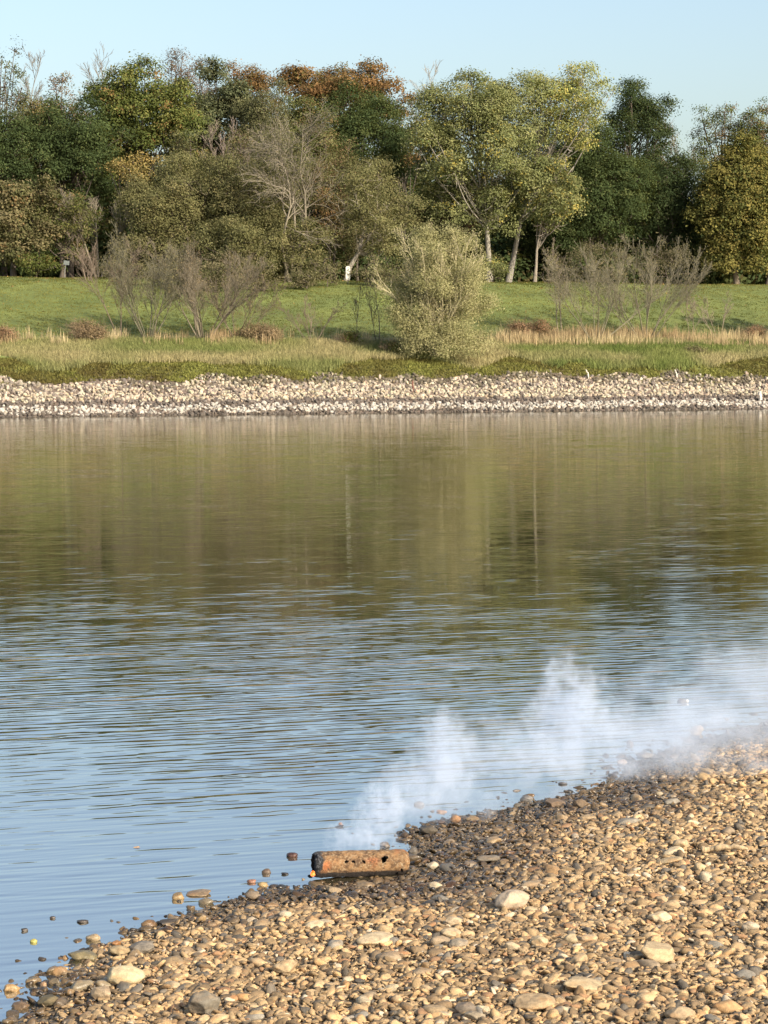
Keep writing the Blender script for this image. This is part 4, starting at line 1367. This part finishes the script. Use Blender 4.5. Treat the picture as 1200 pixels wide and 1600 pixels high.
for (word, side, an), lst in placed.items():
    lst.sort(key=lambda v: v[0])
    for k, (_, o) in enumerate(lst):
        o['label'] = ('%s cobble lying %s %s' % (word, side, an)) if len(lst) == 1 else '%s of the %s cobbles %s %s' % (ORD[min(k, 11)], word, side, an)


# ------------------------------------------------------------------ driftwood
def stick(label, pts, rad, c, name='driftwood', cat='driftwood', seed=1):
    r = np.random.default_rng(seed)
    tb = Tubes()
    P = np.array(pts, float)
    t = np.linspace(0, len(P) - 1, 12)
    Q = np.stack([np.interp(t, np.arange(len(P)), P[:, i]) for i in range(3)], -1) + r.normal(0, rad * 0.25, (12, 3))
    R = rad * (1 + r.normal(0, 0.12, 12)) * np.interp(t, [0, len(P) - 1], [1, 0.6])
    R[0] *= 0.5
    R[-1] *= 0.4
    mid = Q.mean(0)
    tb.add(Q - mid, R, np.array(c))
    return link(name, tb.build(name, 7), loc=mid, label=label, cat=cat)


a, b = ground_pt(1092, 1338), ground_pt(1168, 1337)
stick('tan driftwood stick lying flat on the shingle at the right', [a + [0, 0, 0.05], (a + b) / 2 + [0, 0.02, 0.07], b + [0, 0, 0.05]], 0.03, (0.42, 0.31, 0.18), seed=3)
for q, (px, y0, y1, lab, c) in enumerate([
        (919, 592, 578, 'pale curved driftwood branch standing at the top of the riprap', (0.55, 0.50, 0.42)),
        (1057, 592, 577, 'pale forked driftwood branch standing at the moss edge on the right', (0.55, 0.50, 0.42)),
        (644, 612, 595, 'reddish brown stick standing in the riprap below the willow', (0.16, 0.07, 0.05)),
        (1187, 628, 612, 'bleached driftwood stump at the right end of the riprap', (0.55, 0.52, 0.46))]):
    for s in np.arange(0, 6, 0.02):
        g = on_bank(px, s)
        if (800 - 800) or (CAM_H - g[2]) / g[1] * F_PX + HORIZON <= y0:
            break
    t = at_y(px + (-3 if q < 2 else 0), y1, g[1])
    stick(lab, [g - [0, 0, 0.1], (g + t) / 2 + [0.06, 0, 0], t], 0.07 if q < 3 else 0.14, c, seed=20 + q)

# dark pebble with a white end, floating right
p = at_z(1066, 1097)
root = link('stone', None, loc=p, label='dark stone with a white end breaking the water at the right', cat='stone')
P, Fp = stone_shape(8001, 3, (0.06, 0.045, 0.03), 0.4)
o = link('rock', new_mesh('rock', P, Fp, STONE_OBJ, True), parent=root, loc=(0, 0, 0.012))
o.color = (0.05, 0.04, 0.035, 0.8)
P, Fp = stone_shape(8002, 2, (0.022, 0.024, 0.022), 0.4)
o = link('white_patch', new_mesh('white_patch', P, Fp, STONE_OBJ, True), parent=root, loc=(0.055, -0.01, 0.016))
o.color = (0.5, 0.47, 0.43, 0.3)
# floating leaf
p = at_z(213, 1325)
Vl = np.array([(-0.03, 0, 0.006), (-0.008, -0.016, 0.004), (0.022, -0.012, 0.008), (0.034, 0, 0.005), (0.018, 0.014, 0.012), (-0.01, 0.014, 0.008), (0, 0, 0.003)])
link('leaf', new_mesh('leaf', Vl, np.array([[6, 0, 1], [6, 1, 2], [6, 2, 3], [6, 3, 4], [6, 4, 5], [6, 5, 0]]), plain('dry_leaf', (0.42, 0.24, 0.09))), loc=p, label='single orange leaf floating on the water', cat='leaf')


# ------------------------------------------------------------------ the rusty smouldering cylinder
def rust_material():
    m = Mat('rusty_crust')
    p = m.obj()
    n1 = m.noise(p, 14, 6, 0.65)
    n2 = m.noise(p, 55, 5, 0.7)
    n3 = m.noise(m.mapping(p, (1, 1, 1), (0, 0, 0), (4.2, 1.1, 0.3)), 7.5, 4, 0.6)
    c = m.mix(m.maprange(n1.outputs[0], 0.38, 0.62), (0.075, 0.040, 0.018), (0.235, 0.130, 0.055))
    c = m.mix(m.maprange(n2.outputs[0], 0.52, 0.66), c, (0.27, 0.205, 0.125))
    c = m.mix(m.maprange(n2.outputs[0], 0.44, 0.34), c, (0.055, 0.035, 0.022))
    c = m.mix(m.maprange(n3.outputs[0], 0.56, 0.68, 0, 0.55), c, (0.26, 0.10, 0.035))
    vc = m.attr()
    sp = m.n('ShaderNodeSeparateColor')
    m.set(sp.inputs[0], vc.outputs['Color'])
    c = m.mix(m.math('MULTIPLY', sp.outputs[1], m.maprange(n2.outputs[0], 0.42, 0.6)), c, (0.34, 0.105, 0.035))
    char = m.mix(m.maprange(n2.outputs[0], 0.5, 0.66), (0.012, 0.012, 0.013), (0.11, 0.11, 0.115))
    c = m.mix(m.maprange(m.math('ADD', sp.outputs[0], m.maprange(n1.outputs[0], 0.3, 0.7, -0.35, 0.35)), 0.42, 0.6), c, char)
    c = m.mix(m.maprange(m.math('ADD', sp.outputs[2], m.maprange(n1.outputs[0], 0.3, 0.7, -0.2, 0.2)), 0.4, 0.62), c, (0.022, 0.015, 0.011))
    h = m.math('ADD', n1.outputs[0], m.math('MULTIPLY', n2.outputs[0], 0.6))
    return m.surf(m.bsdf(Base_Color=c, Roughness=0.88, Normal=m.bump(h, 0.8, 0.012)))


RUSTM = rust_material()
PL = ground_pt(490, 1374)
pa = at_y(490, 1351, PL[1] + 0.02)           # axis left end
pb = at_y(636, 1347, PL[1] + 0.20)
ax = pb - pa
LEN = float(np.linalg.norm(ax))
axd = ax / LEN
nrm = unit(np.cross(axd, np.array([0, 0, 1.0])))      # towards the viewer
upv = np.cross(nrm, axd)
RAD = 0.103
root = link('rusty_cylinder', None, loc=pa, label='short rusty cylinder with rust holes and a charred smoking left end', cat='metal cylinder')
NU, NV = 170, 120
# holes: position along (0..1), angle from the viewer side upward (rad), size (m)
HOLES = [(0.725, 0.52, 0.026), (0.32, 0.40, 0.013), (0.395, 0.38, 0.012), (0.505, 0.36, 0.013), (0.915, -0.45, 0.013), (0.87, -0.75, 0.014), (0.61, 0.9, 0.006), (0.455, 0.75, 0.006)]


def cyl(radius, jitter, seed, cut):
    off = Vector((seed * 3.3, 1.7, 9.1))
    u = np.linspace(0, 1, NU)
    th = np.linspace(0, 2 * PI, NV, endpoint=False)
    V, C = [], []
    for uu in u:
        for t in th:
            e = Vector((uu * LEN * 9, math.cos(t) * 1.3, math.sin(t) * 1.3))
            b = mnoise.noise(e * 1.4 + off) * 0.005 + mnoise.noise(e * 4.5 + off) * 0.0032 + mnoise.noise(e * 11 + off) * 0.0018
            rr = radius + b * jitter
            if uu < 0.04:
                rr -= 0.012 * (1 - uu / 0.04) ** 2
            if uu > 0.93:
                rr -= 0.022 * ((uu - 0.93) / 0.07) ** 2
            wl = uu * LEN
            if uu > 0.985:
                wl += mnoise.noise(Vector((math.cos(t) * 3, math.sin(t) * 3, 2))) * 0.018
            if uu < 0.012:
                wl += mnoise.noise(Vector((math.cos(t) * 3, math.sin(t) * 3, 7))) * 0.014
            q = axd * wl + nrm * (math.cos(t) * rr) + upv * (math.sin(t) * rr)
            V.append(q)
            charv = max(0, 1 - uu / 0.17)
            patch = max(0, 1 - math.hypot((uu - 0.115) * LEN / 0.045, (((t + PI) % (2 * PI) - PI) - 0.1) * RAD / 0.055))
            patch2 = max(0, 1 - math.hypot((uu - 0.60) * LEN / 0.075, (((t + PI) % (2 * PI) - PI) - 0.45) * RAD / 0.035)) * 0.5
            C.append((max(0.0, charv - 1.2 * patch), min(1.0, 1.9 * max(patch, patch2)), min(1.0, max(0.0, -math.sin(t) * 2.4 - 0.55))))  # third channel: wet burnt underside, its gradient also paints in shade for roundness
    V, C = np.array(V), np.array(C)
    i = np.arange(NU * NV).reshape(NU, NV)
    nx = np.roll(i, -1, 1)
    F = np.stack([i[:-1], nx[:-1], nx[1:], i[1:]], -1).reshape(-1, 4)
    if cut:
        um = (np.repeat(np.arange(NU - 1), NV) + 0.5) / (NU - 1)
        tm = np.tile((np.arange(NV) + 0.5) / NV * 2 * PI, NU - 1)
        tm = (tm + PI) % (2 * PI) - PI
        keep = np.ones(len(F), bool)
        for k, (hu, ht, hs) in enumerate(HOLES):
            du, dt = (um - hu) * LEN, (tm - ht) * RAD
            a = np.arctan2(dt, du)
            rad = hs * (1 + 0.22 * np.sin(2 * a + k) + 0.14 * np.sin(3 * a + 2 * k) + 0.1 * np.sin(5 * a))
            keep &= np.hypot(du, dt) > rad
        F = F[keep]
    return V, F, C


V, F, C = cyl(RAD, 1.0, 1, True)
Vi, Fi, Ci = cyl(RAD - 0.012, 0.7, 2, True)
# edges of the wall at both open ends
i = np.arange(NU * NV).reshape(NU, NV)
n0 = len(V)
rims = []
for row, flip in ((i[0], False), (i[-1], True)):
    nx = np.roll(row, -1)
    f = np.stack([row, row + n0, nx + n0, nx], -1)
    rims.append(f[:, ::-1] if flip else f)
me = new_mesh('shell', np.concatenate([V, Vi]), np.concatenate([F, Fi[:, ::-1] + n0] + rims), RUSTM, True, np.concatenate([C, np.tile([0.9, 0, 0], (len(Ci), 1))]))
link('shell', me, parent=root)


# soot plug set back in each end
def plug(u, seed):
    th = np.linspace(0, 2 * PI, 40, endpoint=False)
    V = [axd * (u * LEN)]
    for k in range(1, 5):
        for t in th:
            rr = (RAD - 0.006) * k / 4
            V.append(axd * (u * LEN + 0.012 * mnoise.noise(Vector((math.cos(t) * k, math.sin(t) * k, seed)))) + nrm * math.cos(t) * rr + upv * math.sin(t) * rr)
    F3 = np.array([[0, 1 + j, 1 + (j + 1) % 40] for j in range(40)])
    F4 = np.array([[1 + (k - 1) * 40 + j, 1 + k * 40 + j, 1 + k * 40 + (j + 1) % 40, 1 + (k - 1) * 40 + (j + 1) % 40] for k in range(1, 4) for j in range(40)])
    return np.array(V), [F3, F4]


Vp, Fp = plug(0.03, 3.0)
link('charred_end', new_mesh('charred_end', Vp, Fp, plain('soot', (0.02, 0.02, 0.021), 0.95, (0.06, 0.06, 0.062), 30), True), parent=root, label='charred black left end')
Vp, Fp = plug(0.975, 5.0)
link('end_cap', new_mesh('end_cap', Vp, Fp, plain('crust', (0.20, 0.14, 0.085), 0.95, (0.07, 0.05, 0.035), 30), True), parent=root)
# glowing flame at the foot of the charred end
fm = Mat('flame_glow')
em = fm.n('ShaderNodeEmission')
nn = fm.noise(fm.obj(), 45, 2)
fm.set(em.inputs['Color'], fm.mix(fm.maprange(nn.outputs[0], 0.4, 0.6), (1.0, 0.13, 0.015), (1.0, 0.38, 0.10)))
em.inputs['Strength'].default_value = 1.6
fm.surf(em)
p = at_y(489, 1366, PL[1] - 0.04)
P, Fp = ICO[3]
Q = P * np.array([0.020, 0.018, 0.017])
Q[:, 2] += np.where(P[:, 2] > 0, P[:, 2] ** 2 * 0.012, 0)
Q += np.array([[mnoise.noise(Vector((v * 2.5).tolist())) * 0.009 for _ in range(3)] for v in Q])
link('flame', new_mesh('flame', Q, Fp, fm.m, True), loc=p, label='small orange flame glowing at the foot of the charred end', cat='flame')

# ------------------------------------------------------------------ white river marker and the small sign
wp = plain('white_paint', (0.80, 0.79, 0.70), 0.6, (0.72, 0.70, 0.60), 8)
blk = plain('black_paint', (0.03, 0.03, 0.03), 0.6)
mp_ = on_bank(544, 38.5)
mb, mt_ = at_y(544, 437, mp_[1]), at_y(544, 416, mp_[1])
root = link('marker_post', None, loc=mp_, label='white upright river marker with black figures at the foot of the forked tree', cat='marker')


def board(w, h, d, rnd, seg=6):
    """upright rounded board, front towards -Y, origin at its bottom centre"""
    o = []
    for cx, cz, a0 in ((w / 2 - rnd, rnd, -PI / 2), (w / 2 - rnd, h - rnd, 0), (-w / 2 + rnd, h - rnd, PI / 2), (-w / 2 + rnd, rnd, PI)):
        for k in range(seg + 1):
            a = a0 + PI / 2 * k / seg
            o.append((cx + rnd * math.cos(a), cz + rnd * math.sin(a)))
    n = len(o)
    V = np.array([(x, -d / 2, z) for x, z in o] + [(x, d / 2, z) for x, z in o])
    side = np.array([[k, n + k, n + (k + 1) % n, (k + 1) % n] for k in range(n)])
    return V, [np.arange(n)[None, :], (n + np.arange(n))[::-1][None, :], side]


hh = mt_[2] - mb[2]
Vb, Fb = board(0.34, hh, 0.07, 0.12)
z0 = mb[2] - mp_[2]
link('board', new_mesh('board', Vb, Fb, wp), parent=root, loc=(0, 0, z0))
tb = Tubes()
tb.add(np.array([(0, 0.07, -0.3), (0, 0.07, z0 * 0.5), (0, 0.07, z0 + hh * 0.8)]), np.array([0.035] * 3), np.array([0.35, 0.33, 0.28]))
link('post', tb.build('post', 8), parent=root)
# the black figures, top to bottom: a short bar, a ring, a hook
def fig(pts, wd=0.022):
    V, F = [], []
    for (x0, z0_), (x1, z1) in zip(pts[:-1], pts[1:]):
        d = np.array([x1 - x0, z1 - z0_]); d /= np.linalg.norm(d) + 1e-9
        q = np.array([-d[1], d[0]]) * wd
        e = d * wd * 0.6
        b = len(V)
        for yy in (-0.041, -0.034):
            V += [(x0 - e[0] - q[0], yy, z0_ - e[1] - q[1]), (x0 - e[0] + q[0], yy, z0_ - e[1] + q[1]), (x1 + e[0] + q[0], yy, z1 + e[1] + q[1]), (x1 + e[0] - q[0], yy, z1 + e[1] - q[1])]
        F += [[b, b + 1, b + 2, b + 3], [b + 4, b + 7, b + 6, b + 5]] + [[b + k, b + 4 + k, b + 4 + (k + 1) % 4, b + (k + 1) % 4] for k in range(4)]
    return np.array(V, float), np.array(F)


ring = [(0.05 * math.cos(a), 0.08 * math.sin(a)) for a in np.linspace(0, 2 * PI, 15)]
for nm, pts, zc in (('figure', [(-0.05, 0.02), (0.0, 0.03), (0.05, 0.015)], 0.88), ('figure', ring, 0.70), ('figure', [(-0.04, 0.05), (-0.04, -0.05), (0.06, -0.05)], 0.47)):
    Vf, Ff = fig(pts, 0.018)
    link(nm, new_mesh(nm, Vf, Ff, blk), parent=root, loc=(0.02, 0, z0 + hh * zc))
sp_ = on_bank(103, 47)
root = link('small_sign', None, loc=sp_, label='small plain grey sign on a leaning post at the edge of the shade', cat='sign')
tz = at_y(105, 410, sp_[1])[2] - sp_[2]
tb = Tubes()
tb.add(np.array([(0, 0, -0.3), (0.06, 0, tz * 0.5), (0.17, 0.03, tz)]), np.array([0.03] * 3), np.array([0.20, 0.20, 0.19]))
link('post', tb.build('post', 8), parent=root)
Vb, Fb = board(0.46, 0.34, 0.02, 0.02, 2)
o = link('panel', new_mesh('panel', Vb, Fb, plain('grey_panel', (0.16, 0.18, 0.17), 0.5)), parent=root, loc=(0.18, -0.03, tz - 0.2))  # panel grey darkened in colour to stand in for the wood's shade
o.rotation_euler = (0, 0.12, 0)


# ------------------------------------------------------------------ smoke
def smoke_material(name, dens, nscale, lo, hi, seed, fall=0.15):
    m = Mat(name)
    tc = m.n('ShaderNodeTexCoord').outputs['Object']
    p = m.mapping(m.pos(), (1, 1, 1), (0, 0, 0), (seed, seed * 2.1, 0))
    w1 = m.noise(p, nscale, 4, 0.6)
    w2 = m.noise(p, nscale * 2.6, 4, 0.62)
    # the puff's own shape, pulled about by turbulence
    off = m.n('ShaderNodeVectorMath', operation='SUBTRACT')
    m.set(off.inputs[0], w1.outputs['Color'])
    off.inputs[1].default_value = (0.5, 0.5, 0.5)
    sc = m.n('ShaderNodeVectorMath', operation='MULTIPLY_ADD')
    m.set(sc.inputs[0], off.outputs[0])
    sc.inputs[1].default_value = (2.9, 1.3, 2.9)
    m.set(sc.inputs[2], tc)
    ln = m.n('ShaderNodeVectorMath', operation='LENGTH')
    m.set(ln.inputs[0], sc.outputs[0])
    l0 = m.n('ShaderNodeVectorMath', operation='LENGTH')
    m.set(l0.inputs[0], tc)
    rad = m.math('ADD', ln.outputs['Value'], m.maprange(w2.outputs[0], 0.25, 0.75, -0.22, 0.22))
    body = m.maprange(rad, 0.92, fall, 0, 1, True)
    edge = m.maprange(l0.outputs['Value'], 1.0, 0.72, 0, 1, True)
    n2 = m.maprange(w2.outputs[0], lo, hi, 0.25, 1.0, True)
    dn = m.math('MULTIPLY', m.math('MULTIPLY', body, edge), m.math('MULTIPLY', n2, dens))
    v = m.n('ShaderNodeVolumePrincipled')
    m.set(v.inputs['Color'], (0.80, 0.875, 1.0))
    m.set(v.inputs['Density'], dn)
    v.inputs['Anisotropy'].default_value = 0.0
    m.t.links.new(v.outputs[0], m.out.inputs['Volume'])
    return m.m


P2, F2 = ICO[3]
SM = new_mesh('smoke', P2, F2, None, True)
# px, py, Y, half width px, half height px, depth m, density, noise scale
SMOKE = [
    (596, 1272, 17.35, 54, 58, 0.20, 7.5, 6.5),
    (560, 1308, 17.25, 66, 32, 0.16, 5.5, 7.5),
    (645, 1236, 17.9, 80, 62, 0.25, 2.6, 4.8),
    (692, 1184, 18.6, 68, 84, 0.30, 4.8, 4.6),
    (700, 1240, 18.5, 120, 56, 0.30, 2.4, 3.6),
    (790, 1185, 19.4, 150, 80, 0.34, 2.2, 3.2),
    (890, 1112, 20.4, 80, 100, 0.36, 4.6, 4.0),
    (905, 1165, 20.4, 140, 76, 0.36, 2.6, 3.0),
    (1010, 1165, 21.0, 190, 100, 0.5, 1.9, 2.4),
    (1120, 1140, 21.8, 190, 140, 0.7, 1.5, 2.0),
    (1195, 1090, 22.2, 160, 140, 0.7, 1.2, 2.0),
    (1120, 1220, 20.4, 190, 84, 0.4, 2.2, 2.6),
]
for q, (px, py, Y, hw, hh_, dp, dens, ns) in enumerate(SMOKE):
    c = at_y(px, py, Y)
    sc = Y / F_PX
    me = SM.copy()
    me.materials.append(smoke_material('smoke_%d' % q, dens, ns, 0.36, 0.62, q * 3.7 + 1))
    o = link('smoke', me, loc=c, kind='stuff')
    o.scale = (hw * sc * 1.15, dp * 1.15, hh_ * sc * 1.15)

print('leaves', N_LEAVES, 'objects', len(bpy.data.objects), 'polys', sum(len(m.polygons) for m in bpy.data.meshes))
